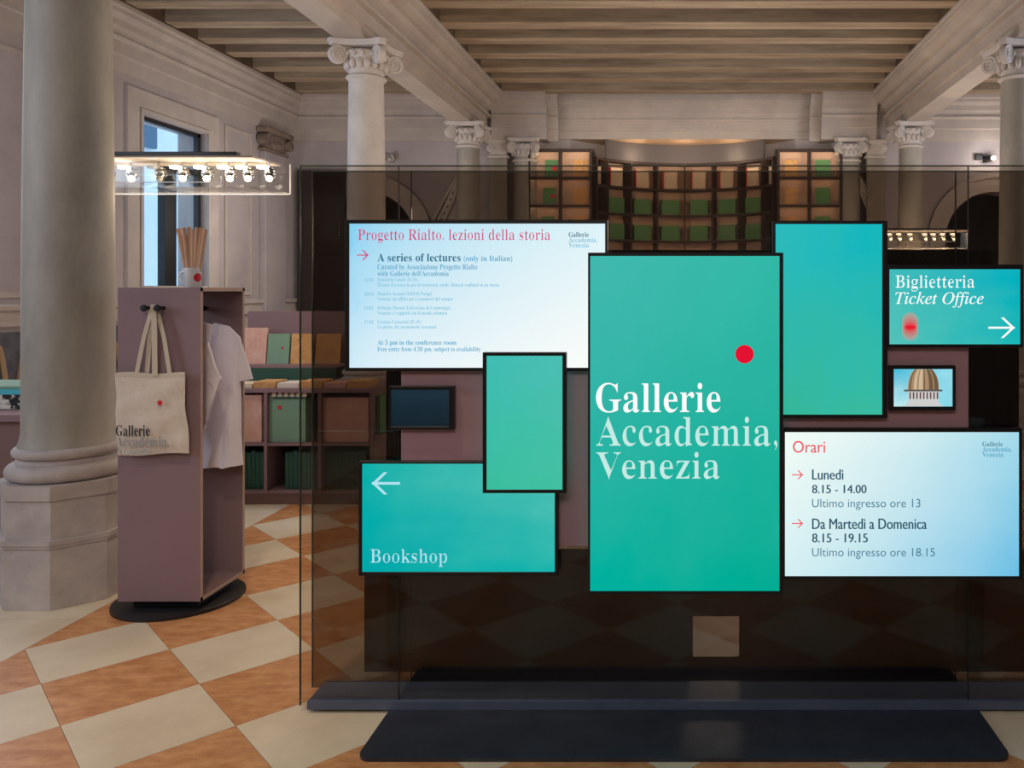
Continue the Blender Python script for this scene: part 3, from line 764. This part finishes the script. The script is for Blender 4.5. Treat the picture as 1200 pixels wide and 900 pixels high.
# tote bag
YBG = 3.885
bag = thing('tote_bag', ((175 - CX)/F*YBG, YBG + .02, P(0, 535, YBG).z), 'natural canvas tote bag with gallery lettering hanging from the mauve column', 'bag')
b = MB(); NU, NV = 22, 22; grid = {}
def bagpt(u, v, side):
    xl = 131 + 3*v + .8*sin(v*7); xr = 212.5 + 6.5*v**1.3 + 1.0*sin(v*9 + 1); top = 437.5 - 1.0*sin(u*pi*2.5) ; bot = 533.5 + 1.6*sin(u*5 + .6)
    x = xl + (xr - xl)*u; y = top + (bot - top)*v
    bul = .016*sin(pi*u)**.6*sin(pi*min(1, v*1.02 + .02))**.5 + .004*sin(u*11 + v*4)*v + .0025*sin(v*17 + u*6)
    p = P(x, y, YBG); p.y = YBG + .022 + (-bul if side < 0 else .010*sin(pi*u)); return p
for side in (-1, 1):
    for i in range(NU + 1):
        for j in range(NV + 1): grid[side, i, j] = b.bm.verts.new(bagpt(i/NU, j/NV, side))
    for i in range(NU):
        for j in range(NV): b.bm.faces.new((grid[side, i, j], grid[side, i+1, j], grid[side, i+1, j+1], grid[side, i, j+1]))
for j in range(NV):
    for i in (0, NU): b.bm.faces.new((grid[-1, i, j], grid[-1, i, j+1], grid[1, i, j+1], grid[1, i, j]))
for i in range(NU): b.bm.faces.new((grid[-1, i, NV], grid[-1, i+1, NV], grid[1, i+1, NV], grid[1, i, NV]))
b.build('body', canvas, bag, True)
b = MB()
for side in (-1,):
    for i in range(NU):
        q = [bagpt(i/NU, 0, -1), bagpt((i+1)/NU, 0, -1), bagpt((i+1)/NU, .055, -1), bagpt(i/NU, .055, -1)]
        for p in q: p.y -= .0012
        b.poly(q)
b.build('hem', strap_m, bag)
def strap(pts, w_, yoff):
    b = MB(); L = []
    for k, (x, y, d) in enumerate(pts):
        p = P(x, y, YBG); p.y = YBG + d; L.append(p)
    for side in (0,):
        for p, q in zip(L, L[1:]):
            dx = (q - p); nrm = Vector((-dx.z, 0, dx.x)).normalized() * w_/2
            if nrm.x > 0: nrm = -nrm
            A = [p + nrm, p - nrm, q - nrm, q + nrm]; B = [v + Vector((0, .003, 0)) for v in A]
            vs = [b.bm.verts.new(v) for v in A + B]
            for f in ((0, 1, 2, 3), (7, 6, 5, 4), (0, 4, 5, 1), (2, 6, 7, 3), (1, 5, 6, 2), (3, 7, 4, 0)): b.bm.faces.new([vs[i] for i in f])
    return b.build('strap', strap_m, bag)
strap([(157, 441, .014), (166, 395, .016), (173.5, 366, .020), (176, 357.5, .024)], .020, 0)
strap([(167.5, 440, .028), (170, 400, .030), (174, 370, .028), (177, 357.5, .026)], .022, 0)
strap([(179.5, 441, .012), (179, 400, .012), (178, 372, .014), (176, 357, .020)], .026, 0)
strap([(196, 441, .020), (189, 398, .022), (181, 368, .026), (177, 357.5, .028)], .020, 0)
BK = mat('black_print', rgb(34, 38, 46), .8); GY = mat('grey_print', rgb(150, 152, 158), .8); GY2 = mat('pale_grey_print', rgb(172, 172, 174), .8)
YT = YBG - .0005
text('lettering', bold('Gallerie'), (136, 175.5, 498, 511), YT, BK, bag)
text('lettering', bold('Accademia,'), (136, 198, 511, 525), YT, GY, bag, -.004)
text('lettering', bold('Venezia'), (137, 177, 524, 533), YT, GY2, bag, -.004)
disc(bag, 187.5, 472, 2.9, 2.9, YT - .001, red, 'red_dot')
# shirts across the stand
def shirt(y, cx, halfw, slv, ztop, zbot, label, ph):
    t = thing('t_shirt', (cx, y, zbot), label, 'shirt', None)
    b = MB()
    def outline(s):
        return [(0.10, ztop - .012), (.17, ztop - .030), (halfw*.97, ztop - .085), (slv, ztop - .30), (slv - .085, ztop - .315), (halfw*.92, ztop - .215), (halfw*.95, zbot + .25), (halfw, zbot + .01)]
    R = [(cx + x, z) for x, z in outline(1)]; Lf = [(cx - x, z) for x, z in outline(-1)]
    bot = [(cx + halfw*(1 - 2*i/10), zbot + .008*sin(i*1.9 + ph)) for i in range(1, 10)]
    poly = R + bot + Lf[::-1] + [(cx - .06, ztop - .045), (cx, ztop - .06), (cx + .06, ztop - .045)]
    vs = [b.bm.verts.new((x, y, z)) for x, z in poly]; f = b.bm.faces.new(vs)
    bmesh.ops.triangulate(b.bm, faces=[f])
    for _ in range(3): bmesh.ops.subdivide_edges(b.bm, edges=[e for e in b.bm.edges if e.calc_length() > .035], cuts=1)
    bmesh.ops.triangulate(b.bm, faces=b.bm.faces)
    for v in b.bm.verts:
        dx = v.co.x - cx; dn = max(0, ztop - v.co.z)
        v.co.y += .012*sin(dx*46 + ph + dn*3)*min(1, dn*3) + .006*sin(dx*90 + dn*14 + ph)*min(1, dn*2)
    r = bmesh.ops.extrude_face_region(b.bm, geom=b.bm.faces[:])
    bmesh.ops.translate(b.bm, verts=[e for e in r['geom'] if isinstance(e, bmesh.types.BMVert)], vec=(0, .016, 0))
    b.build('body', cotton, t, True)
    b = MB(); arc = [(cx + .062*cos(a), y - .002, ztop - .040 - .03*abs(sin(a))) for a in [pi*i/10 for i in range(11)]]; b.tube(arc, .006, 6); b.build('collar', cotton, t, True)
    b = MB(); b.tube([(cx - halfw*.8, y + .008, ztop - .07), (cx, y + .008, ztop - .01), (cx + halfw*.8, y + .008, ztop - .07)], .006, 6)
    b.tube([(cx, y + .008, ztop - .01), (cx, y + .008, ztop + .035), (cx + .02, y + .008, ztop + .065), (cx, y + .008, ztop + .085)], .003, 6); b.build('hanger', blackm, t, True)
    return t
shirt(4.20, -2.49, .235, .288, 1.395, .645, 'longer white T-shirt hanging across the mauve column, rear one', 0.4)
sh = shirt(4.06, -2.50, .150, .218, 1.41, .86, 'shorter white T-shirt hanging in front, mostly hidden in the mauve column', 2.0)
# mug and kraft tubes on top
mc = P(226, 336, 4.06); mug = thing('mug', (mc.x, 4.06, KZ1), 'white mug with a red dot holding kraft pencils on the mauve column', 'mug')
b = MB(); b.lathe([(.036, KZ1), (.039, KZ1 + .004), (.039, KZ1 + .098), (.036, KZ1 + .098), (.035, KZ1 + .008), (.001, KZ1 + .006)], (mc.x, 4.06), 32, caps=False); b.build('cup', ceramic, mug, True)
b = MB(); b.tube([(mc.x - .036 - .032*sin(pi*i/10), 4.06, KZ1 + .022 + .058*(.5 - .5*cos(pi*i/10))) for i in range(11)], .0055, 8); b.build('handle', ceramic, mug, True)
b = MB(); N_ = 20
ctr = Vector((.30, -.954, 0)); 
for k in range(N_):
    a0, a1 = 2*pi*k/N_, 2*pi*(k+1)/N_
    def mp(a, r):
        ang = radians(-24) + r*cos(a)/.039; return (mc.x + .0396*cos(ang), 4.06 + .0396*sin(ang), KZ1 + .050 + r*sin(a))
    for r0, r1 in ((0.0001, .010), (.010, .021)): b.poly([mp(a0, r0), mp(a1, r0), mp(a1, r1), mp(a0, r1)])
b.build('red_dot', red, mug, recalc=False)
tops = ((209, 268), (215, 267), (221.5, 266), (226, 269), (231, 266.5), (236, 267), (241, 268.5), (218, 276))
sides = ('leftmost, leaning left', 'second from the left', 'third from the left', 'fourth from the left', 'fifth from the left', 'second from the right', 'rightmost, leaning right', 'shorter one at the back')
for (px, py), sd in zip(tops, sides):
    yy = 4.06 + (0.02 if sd.startswith('short') else random.uniform(-.012, .012)); top = P(px, py, yy); bx = mc.x + (px - 225)/18*.021
    t = MB().cyl((bx, 4.06, KZ1 + .012), top, .0100, 10).build('kraft_pencil', kraft, None, True, origin=(bx, 4.06, KZ1 + .012))
    tag(t, 'thick kraft pencil in the white mug, %s' % sd, 'pencil', 'kraft pencils in the mug')

# ------------------------------------------------------------------ bookshop counter behind
CY0, CY1 = 5.94, 6.60
cu = thing('bookshop_counter', (-2.8, 6.2, 0), 'long mauve bookshop counter with open cubbies behind the merchandise column', 'counter')
xs = [-3.40, -3.01, -2.62, -2.245]
b = MB(); b.box(xs[0] - .01, xs[-1] + .01, CY0 - .01, CY1, .81, .84, .002); b.build('worktop', mauve, cu)
for x in xs: MB().box(x - .012, x + .012, CY0, CY1, .08, .81).build('divider', mauve, cu)
for z in (.08, .425): MB().box(xs[0], xs[-1], CY0 + .005, CY1, z, z + .022).build('shelf', mauve, cu)
MB().box(xs[0], xs[-1], CY1 - .02, CY1, .08, .81).build('back', mauve_in, cu)
MB().box(xs[0], xs[-1], CY0 + .02, CY1 - .02, .0, .08).build('plinth', mauve_in, cu)
MB().box(xs[0], -2.62, 6.20, 6.48, .965, .985).build('raised_ledge', mauve, cu)
MB().box(xs[0], -2.62, 6.20, 6.22, .84, .965).build('ledge_riser', green_d, cu)
MB().box(xs[0], -2.62, 6.44, 6.46, .985, 1.385).build('rear_panel', mauve, cu)
def bbox(name, x0, x1, y0, y1, z0, z1, m, label, cat='book', group=None, lean=0.0, extra=None):
    b = MB(); b.box(x0, x1, y0, y1, z0, z1, .0015)
    if lean: bmesh.ops.rotate(b.bm, verts=b.bm.verts, cent=(0, y0, z0), matrix=Matrix.Rotation(-lean, 3, 'X'))
    o = b.build(name, m, None, origin=((x0+x1)/2, (y0+y1)/2, z0)); tag(o, label, cat, group); return o
def pxbox(name, x0, x1, y0, y1, Y, d, m, label, cat='book', group=None, lean=0.0, z0=None):
    a = P(x0, y1, Y); c = P(x1, y0, Y); return bbox(name, a.x, c.x, Y, Y + d, a.z if z0 is None else z0, c.z, m, label, cat, group, lean)
gl = 'books standing on the counter ledge'
for (x0, x1, y0, m, lb) in ((283, 311, 384, pink_p, 'pink covered book with a reddish print, leftmost on the counter ledge'), (312.5, 338, 391, green_p, 'pale green covered notebook with a small red dot on the counter ledge'), (340, 366, 391, tan_p, 'tan patterned book seen at the glass edge on the counter ledge'), (369, 397, 391, tan_p, 'tan patterned book, rightmost on the counter ledge')):
    o = pxbox('book', x0, x1, y0, 426, 6.30, .025, m, lb, 'book', gl, lean=.12, z0=.986)
    if m is green_p: disc(o, 331, 408, 1.6, 1.6, 6.30 + .015, red, 'red_dot')
gs = 'books laid flat on the counter'
x = -3.28; kk = 0
flat_l = ('cream book lying flat at the left end of the counter', 'tan book lying flat on the counter, second from the left', 'white book lying flat near the middle of the counter', 'brown book lying flat behind the glass edge', 'orange book lying flat behind the tinted glass', 'tan book lying flat at the right end of the counter')
for i in range(6):
    m = (cream_p, tan_p, white_p, tan_p, pink_p, tan_p)[i]
    bbox('book', x, x + .155, 5.97, 6.16, .841, .841 + (.030, .045, .035, .05, .035, .05)[i], m, flat_l[i], 'book', gs); x += .17
# cubby contents
pxbox('box_file', 283.5, 306.5, 463, 518, 5.97, .3, pink_p, 'pink floral box file in the upper left cubby', 'box file', 'files in the counter cubbies', z0=.448)
gf = pxbox('box_file', 315, 358, 463, 518, 5.97, .3, green_p, 'large green box file with a red dot in the upper middle cubby', 'box file', 'files in the counter cubbies', z0=.448)
disc(gf, 327.5, 477.5, 2.2, 2.2, 5.968, red, 'red_dot')
pxbox('box_file', 378, 432, 466, 518, 5.97, .3, pink_p, 'pale box file in the upper right cubby behind the glass', 'box file', 'files in the counter cubbies', z0=.448)
NTH = ('', 'first', 'second', 'third', 'fourth', 'fifth', 'sixth', 'seventh', 'eighth', 'ninth', 'tenth', 'eleventh', 'twelfth', 'thirteenth', 'fourteenth')
for ci, (a, c, nm) in enumerate(((-3.39, -3.03, 'left'), (-2.99, -2.64, 'middle'), (-2.60, -2.27, 'right'))):
    x = a + .008; k = 0
    if ci == 1: x += .09
    while x < c - .035:
        w_ = random.uniform(.026, .034); k += 1
        bbox('notebook', x, x + w_ - .002, 5.99, 6.3, .103, .103 + .27 + random.uniform(-.008, .008), green_d, 'dark green notebook in the lower %s cubby, %s from its left end' % (nm, NTH[k]), 'notebook', 'dark green notebooks in the lower %s cubby' % nm); x += w_
b = MB()
for k in range(6):
    x = P(322 + 7.2*k, 459, 5.98).x
    o = MB().cyl((x, 5.965, .790), (x, 6.15, .790), .016, 12).build('rolled_print', cream_p, cu, True)
MB().box(-2.97, -2.66, 5.96, 6.2, .765, .773).build('tray', black, cu)
# books at the right end of the counter
for i, y0 in enumerate((6.0, 6.14, 6.28, 6.42)):
    bbox('book', -2.229, -2.205, y0, y0 + .12, .50, .78, green_b, 'green book on the end panel of the counter, %s from the front' % ('first', 'second', 'third', 'fourth')[i], 'book', 'green books on the counter end panel')
MB().box(-2.233, -2.18, 5.96, 6.58, .478, .498).build('end_shelf', mauve, cu)

# desk left of the nearest column
dk = thing('low_desk', (-4.6, 5.2, 0), 'mauve desk at the far left edge half hidden by the nearest column', 'desk')
MB().box(-5.4, -3.66, 4.62, 5.5, .81, .85, .002).build('desk_top', mauve, dk)
MB().box(-5.4, -3.66, 4.66, 4.68, 0, .81).build('front_panel', mauve_in, dk)
for x in (-5.38, -3.70): MB().box(x, x + .02, 4.68, 5.48, 0, .81).build('side_panel', mauve_in, dk)
ml = ('lowest', 'second', 'third', 'fourth', 'topmost')
for i in range(5):
    m = (bw_p, bw_p, bw_p, cyan_p, green_p)[i]
    h0 = (0, .028, .056, .084, .118)[i]; h1 = (.027, .055, .083, .117, .134)[i]
    bbox('magazine', -4.5 + .01*i, -3.86 + .008*i, 4.84, 5.2, .851 + h0, .851 + h1, m, '%s magazine of the pile on the desk at the far left, %s cover' % (ml[i], ('black and white', 'black and white', 'black and white', 'cyan', 'green')[i]), 'magazine', 'magazines piled on the desk')

# ------------------------------------------------------------------ light bars in clear channels
def light_bar(x0, x1, y0, y1, ztop, zb, label, lit, spots, rail_end, powr, ax, ay, ax2):
    t = thing('light_bar', ((x0 + x1)/2, (y0 + y1)/2, zb), label, 'lamp', 'clear channel light bars')
    MB().box(x0, rail_end, y0 - .01, y0 + .04, ztop, ztop + .022, .003).build('rail', black, t)
    MB().box(x0, x1 - .06, y0, y1, ztop - .012, ztop).build('lid', stucco, t)
    MB().box(x0, x1 - .25, y0, y0 + .006, ztop - .16, ztop - .012).build('channel_side', g_clear, t)
    MB().box(x0, x1, y1 - .006, y1, zb, ztop - .012).build('channel_side', g_clear, t)
    MB().box(x0, x1, y0 + .006, y1 - .006, zb, zb + .005).build('channel_floor', g_clear, t)
    b = MB(); b.box(x0, x1, y1 - .008, y1 + .001, zb - .003, zb + .003); b.box(x1 - .003, x1 + .003, y1 - .008, y1 + .001, zb, ztop); b.box(x0, x1 - .25, y0, y0 + .006, ztop - .163, ztop - .158)
    b.build('channel_edge', ceramic, t)
    MB().tube([(ax, ay, ztop + .012), (ax2, (y0 if ay < y0 else y1), ztop + .012)], .014, 8).build('column_arm', black, t)
    for (x, on) in zip(spots, lit):
        y = (y0 + y1)/2
        b = MB(); b.cyl((x, y, ztop - .012), (x, y, ztop - .05), .008, 8); b.ball((x + .012, y, ztop - .085), .036, n=14); b.lathe([(.040, ztop - .05), (.040, ztop - .056), (.03, ztop - .06)], (x, y), 16)
        s = b.build('spot_head', chrome, t, True)
        b = MB(); b.lathe([(.001, ztop - .062), (.032, ztop - .060), (.036, ztop - .045), (.001, ztop - .044)], (x - .01, y - .045), 16); b.ball((x + .018, y - .02, ztop - .118), .020, n=12)
        b.build('bulb', bulb_on if on else bulb_off, s, True)
        if on and powr: point('bar_light', (x, y - .02, zb - .06), powr, WARM, .03)
    return t
X_ = lambda px, Y: (px - CX)/F*Y
light_bar(-3.72, X_(337, 5.3), 4.98, 5.34, 2.365, 2.172, 'clear light bar with lit spotlights beside the nearest column, at upper left', (1, 1, 0, 1, 1, 1, 1, 1), [X_(p, 5.16) for p in (126, 153, 186, 213, 241, 268, 289, 314)], X_(278, 4.98), 1.6, -3.26, 4.40, -3.60)
light_bar(2.35, X_(1136, 11.4), 11.2, 11.5, 2.37, 2.13, 'far clear light bar with small lit spotlights above the ticket office screen', (1,)*8, [X_(p, 11.35) for p in (1024, 1042, 1053, 1066, 1083, 1093, 1104, 1116)], X_(1110, 11.2), 4.0, 3.36, 12.0, 3.36)
# small wall spotlights over the arches
for x, on, lb in ((-4.58, False, 'small unlit spotlight on the left far wall beside the column'), (4.77, True, 'small bright spotlight on the right far wall above the arch')):
    t = thing('wall_spotlight', (x, YS, 3.6), lb, 'lamp', 'wall spotlights')
    b = MB(); b.box(x - .03, x + .03, YS - .06, YS, 3.56, 3.66, .005); b.cyl((x, YS - .05, 3.62), (x + .05, YS - .20, 3.60), .045, 16); b.box(x - .16, x - .04, YS - .05, YS - .0, 3.60, 3.70, .005)
    b.build('housing', black if on else chrome, t)
    MB().ball((x + .055, YS - .22, 3.60), .035, n=12).build('bulb', bulb_on if on else bulb_off, t, True)
    if on: point('wall_spot_light', (x + .06, YS - .32, 3.58), 6, NEUT, .03)

# ------------------------------------------------------------------ bookcases at the far wall
def straight_case(x0, x1, label, contents, side):
    ztop, yf, yb = 3.745, 12.86, 13.02
    t = thing('bookcase', ((x0 + x1)/2, 13.0, 0), label, 'bookcase')
    xm = (x0 + x1)/2; dz = .4345
    for x in (x0, xm, x1):
        MB().box(x - .018, x + .018, yf, yb, 0, ztop + .018).build('upright', shelf_dk, t)
    MB().box(x0, x1, yb, yb + .012, 0, ztop).build('back', shelf_m, t)
    for (a, c) in ((x0 + .018, xm - .018), (xm + .018, x1 - .018)):
        for k in range(8):
            z = ztop - k*dz; b = MB(); b.box(a, c, yf, yb, z - .012, z + .012); b.box(a, c, yf, yf + .008, z - .035, z - .012); b.build('shelf', shelf_dk, t)
            if k < 4: MB().box(a + .03, c - .03, yf + .010, yf + .020, z - .020, z - .0121).build('led_strip', led, t)
            if k < 4: MB().box(a, c, yf + .02, yb - .001, z - dz + .013, z - dz + .017).build('shelf_liner', shelf_m, t)
    rows = ('top', 'second', 'third', 'fourth')
    for ci, (a, c) in enumerate(((x0, xm), (xm, x1))):
        for k in range(3):
            z = ztop - (k+1)*dz + .018; m = contents[ci]
            cx = a + (c - a)*(.70 if (side < 0 and ci == 0) else .66 if side < 0 else .42 if ci == 0 else .44) - .03*k*(1 if ci == 0 and side < 0 else 0); w_ = .20 if ci == 0 else .23
            hh = .27 if k < 2 else .25
            o = bbox('book', cx - w_/2, cx + w_/2, 12.93, 12.95, z, z + hh, m, '%s book standing on the %s shelf, %s column of the %s bookcase' % ('green' if m is green_b else 'tan floral', rows[k], ('left', 'right')[ci], 'left' if side < 0 else 'right'), 'book', 'books standing in the straight bookcases', lean=.05)
            if m is green_b and not (side > 0 and k < 2):
                b = MB(); r = .035; b.poly([(cx + .05 + r*cos(2*pi*i/16), 12.924 + .004, z + .13 + r*sin(2*pi*i/16)) for i in range(16)]); b.build('red_dot', red, o, recalc=False)
        if (ci == 0 and side < 0) or (ci == 1 and side > 0):
            k = 2; z = ztop - 3*dz + .018; vx = a + (.13 if side < 0 else .36)
            v = MB().lathe([(.03, z), (.04, z + .05), (.032, z + .10), (.014, z + .13), (.014, z + .17), (.02, z + .18)], (vx, 12.97), 16).build('bottle', cream_p, None, True, origin=(vx, 12.97, z))
            tag(v, 'small pale bottle on the third shelf of the %s bookcase' % ('left' if side < 0 else 'right'), 'bottle')
    return t
straight_case(X_(620, 12.86), X_(692, 12.86), 'lit straight bookcase left of the curved shelving at the far wall', (green_b, tan_p), -1)
straight_case(X_(912.5, 12.86), X_(986, 12.86), 'lit straight bookcase right of the curved shelving at the far wall', (tan_p, green_b), 1)
# curved shelving in the niche
cv = thing('curved_bookcase', (.03, 13.7, 0), 'curved lit bookcase filling the niche at the far end', 'bookcase')
CR, cyc, CCX = 1.72, 13.72 - 1.72, .035
ang = [radians(a) for a in (-53.5, -45.6, -30.4, -15.2, 0, 15.2, 30.4, 45.6, 53.5)]
pt = lambda a, r: (CCX + r*sin(a), cyc + r*cos(a))
def arcprism(a0, a1, r0, r1, z0, z1, n=6):
    b = MB(); pts = [pt(a0 + (a1 - a0)*i/n, r0) for i in range(n + 1)] + [pt(a1 - (a1 - a0)*i/n, r1) for i in range(n + 1)]
    b.prism(pts, z0, z1, 'z'); return b
arcprism(-radians(47), radians(47), CR + .0, CR + .03, 3.665, 3.964, 32).build('fascia', fascia_m, cv)
for a in ang:
    b = MB(); d = .014/CR; b.prism([pt(a - d, CR), pt(a + d, CR), pt(a + d*.8, CR + .30), pt(a - d*.8, CR + .30)], 0, 3.665, 'z'); b.build('upright', shelf_dk, cv)
zt = 3.655; dz = .43
for a0, a1 in zip(ang, ang[1:]):
    arcprism(a0, a1, CR + .29, CR + .30, 0, zt).build('back', shelf_m, cv)
    for k in range(8):
        z = zt - k*dz; b = arcprism(a0 + .009, a1 - .009, CR + .005, CR + .29, z - .010, z + .010, 3); b.prism([pt(a0 + .009, CR + .004), pt(a1 - .009, CR + .004), pt(a1 - .009, CR + .012), pt(a0 + .009, CR + .012)], z - .035, z - .010, 'z'); b.build('shelf', shelf_dk, cv)
        if k < 5: arcprism(a0 + .02, a1 - .02, CR + .014, CR + .024, z - .018, z - .0101, 2).build('led_strip', led, cv)
        if k < 5: arcprism(a0 + .009, a1 - .009, CR + .02, CR + .285, z - dz + .011, z - dz + .014, 3).build('shelf_liner', shelf_m, cv)
ordn = ('leftmost', 'second', 'third', 'fourth', 'fifth', 'sixth', 'seventh', 'rightmost')
for ci, (a0, a1) in enumerate(zip(ang, ang[1:])):
    am = (a0 + a1)/2; wide = (a1 - a0) > .2
    for k in range(4):
        z = zt - (k+1)*dz + .016
        if not wide and k: continue
        w_ = (.22 if k == 0 else .30) if wide else .08; hh = (.30, .25, .25, .22)[k]
        m = (cream_p, green_b, green_b, green_b)[k]
        b = MB(); b.box(-w_/2, w_/2, 0, .03 if k == 0 else .16, 0, hh, .002)
        c = pt(am, CR + .08)
        bmesh.ops.rotate(b.bm, verts=b.bm.verts, cent=(0, 0, 0), matrix=Matrix.Rotation(-am, 3, 'Z')); bmesh.ops.translate(b.bm, verts=b.bm.verts, vec=(c[0], c[1], z))
        nm = 'book' if k == 0 else 'gift_box'
        o = b.build(nm, m, None, origin=(c[0], c[1], z))
        tag(o, '%s standing on the %s shelf of the curved bookcase, %s bay' % ('cream book' + (' with red spine' if wide else '') if k == 0 else 'green gift box', ('top', 'second', 'third', 'fourth')[k], ordn[ci]), 'book' if k == 0 else 'box', 'cream books on the top curved shelf' if k == 0 else 'green boxes on the curved shelves')
        if k == 0 and wide:
            b = MB(); b.box(-w_/2 - .022, -w_/2, -.003, .03, 0, hh); bmesh.ops.rotate(b.bm, verts=b.bm.verts, cent=(0, 0, 0), matrix=Matrix.Rotation(-am, 3, 'Z')); bmesh.ops.translate(b.bm, verts=b.bm.verts, vec=(c[0], c[1], z)); b.build('red_spine', red, o)
# added tall dark door leaf filling the dark area beside the left arch, and carved reliefs beside the columns
t = thing('dark_backing', (-5.62, 12.9, 0), 'tall dark wooden door leaf behind the upper left corner of the glass', 'door')
MB().box(-6.02, -5.28, 12.86, 12.91, 0, 3.42, .004).build('sheet', mat('dark_sheet', rgb(40, 34, 36), .6, rgb(52, 42, 42), 5.0), t)
b = MB()
for z0, z1 in ((.15, 1.0), (1.15, 2.1), (2.25, 3.2)): b.box(-5.94, -5.36, 12.85, 12.865, z0, z1, .006)
b.build('raised_field', MATS['dark_sheet'], t)
for sd, xr, up in (('left', -3.62, 1), ('right', 2.86, -1)):
    t = thing('carved_relief', (xr, 12.9, 2.4), 'slanting carved stone relief on the far wall beside the %s column' % sd, 'carving')
    b = MB(); yb = 12.96 if sd == 'left' else 12.98
    for k in range(3): 
        b.tube([(xr - up*(.36 - .09*k), yb, 2.55), (xr - up*(.10 - .07*k), yb, 3.05), (xr + up*(.12 + .0*k), yb, 3.42)], .022, 6)
    for k in range(6):
        u = k/6; b.ball((xr - up*(.22 - .30*u), yb + .0, 2.62 + .62*u), .05, (1, .5, 1), 8); 
    b.build('scrollwork', stone2, t, True)
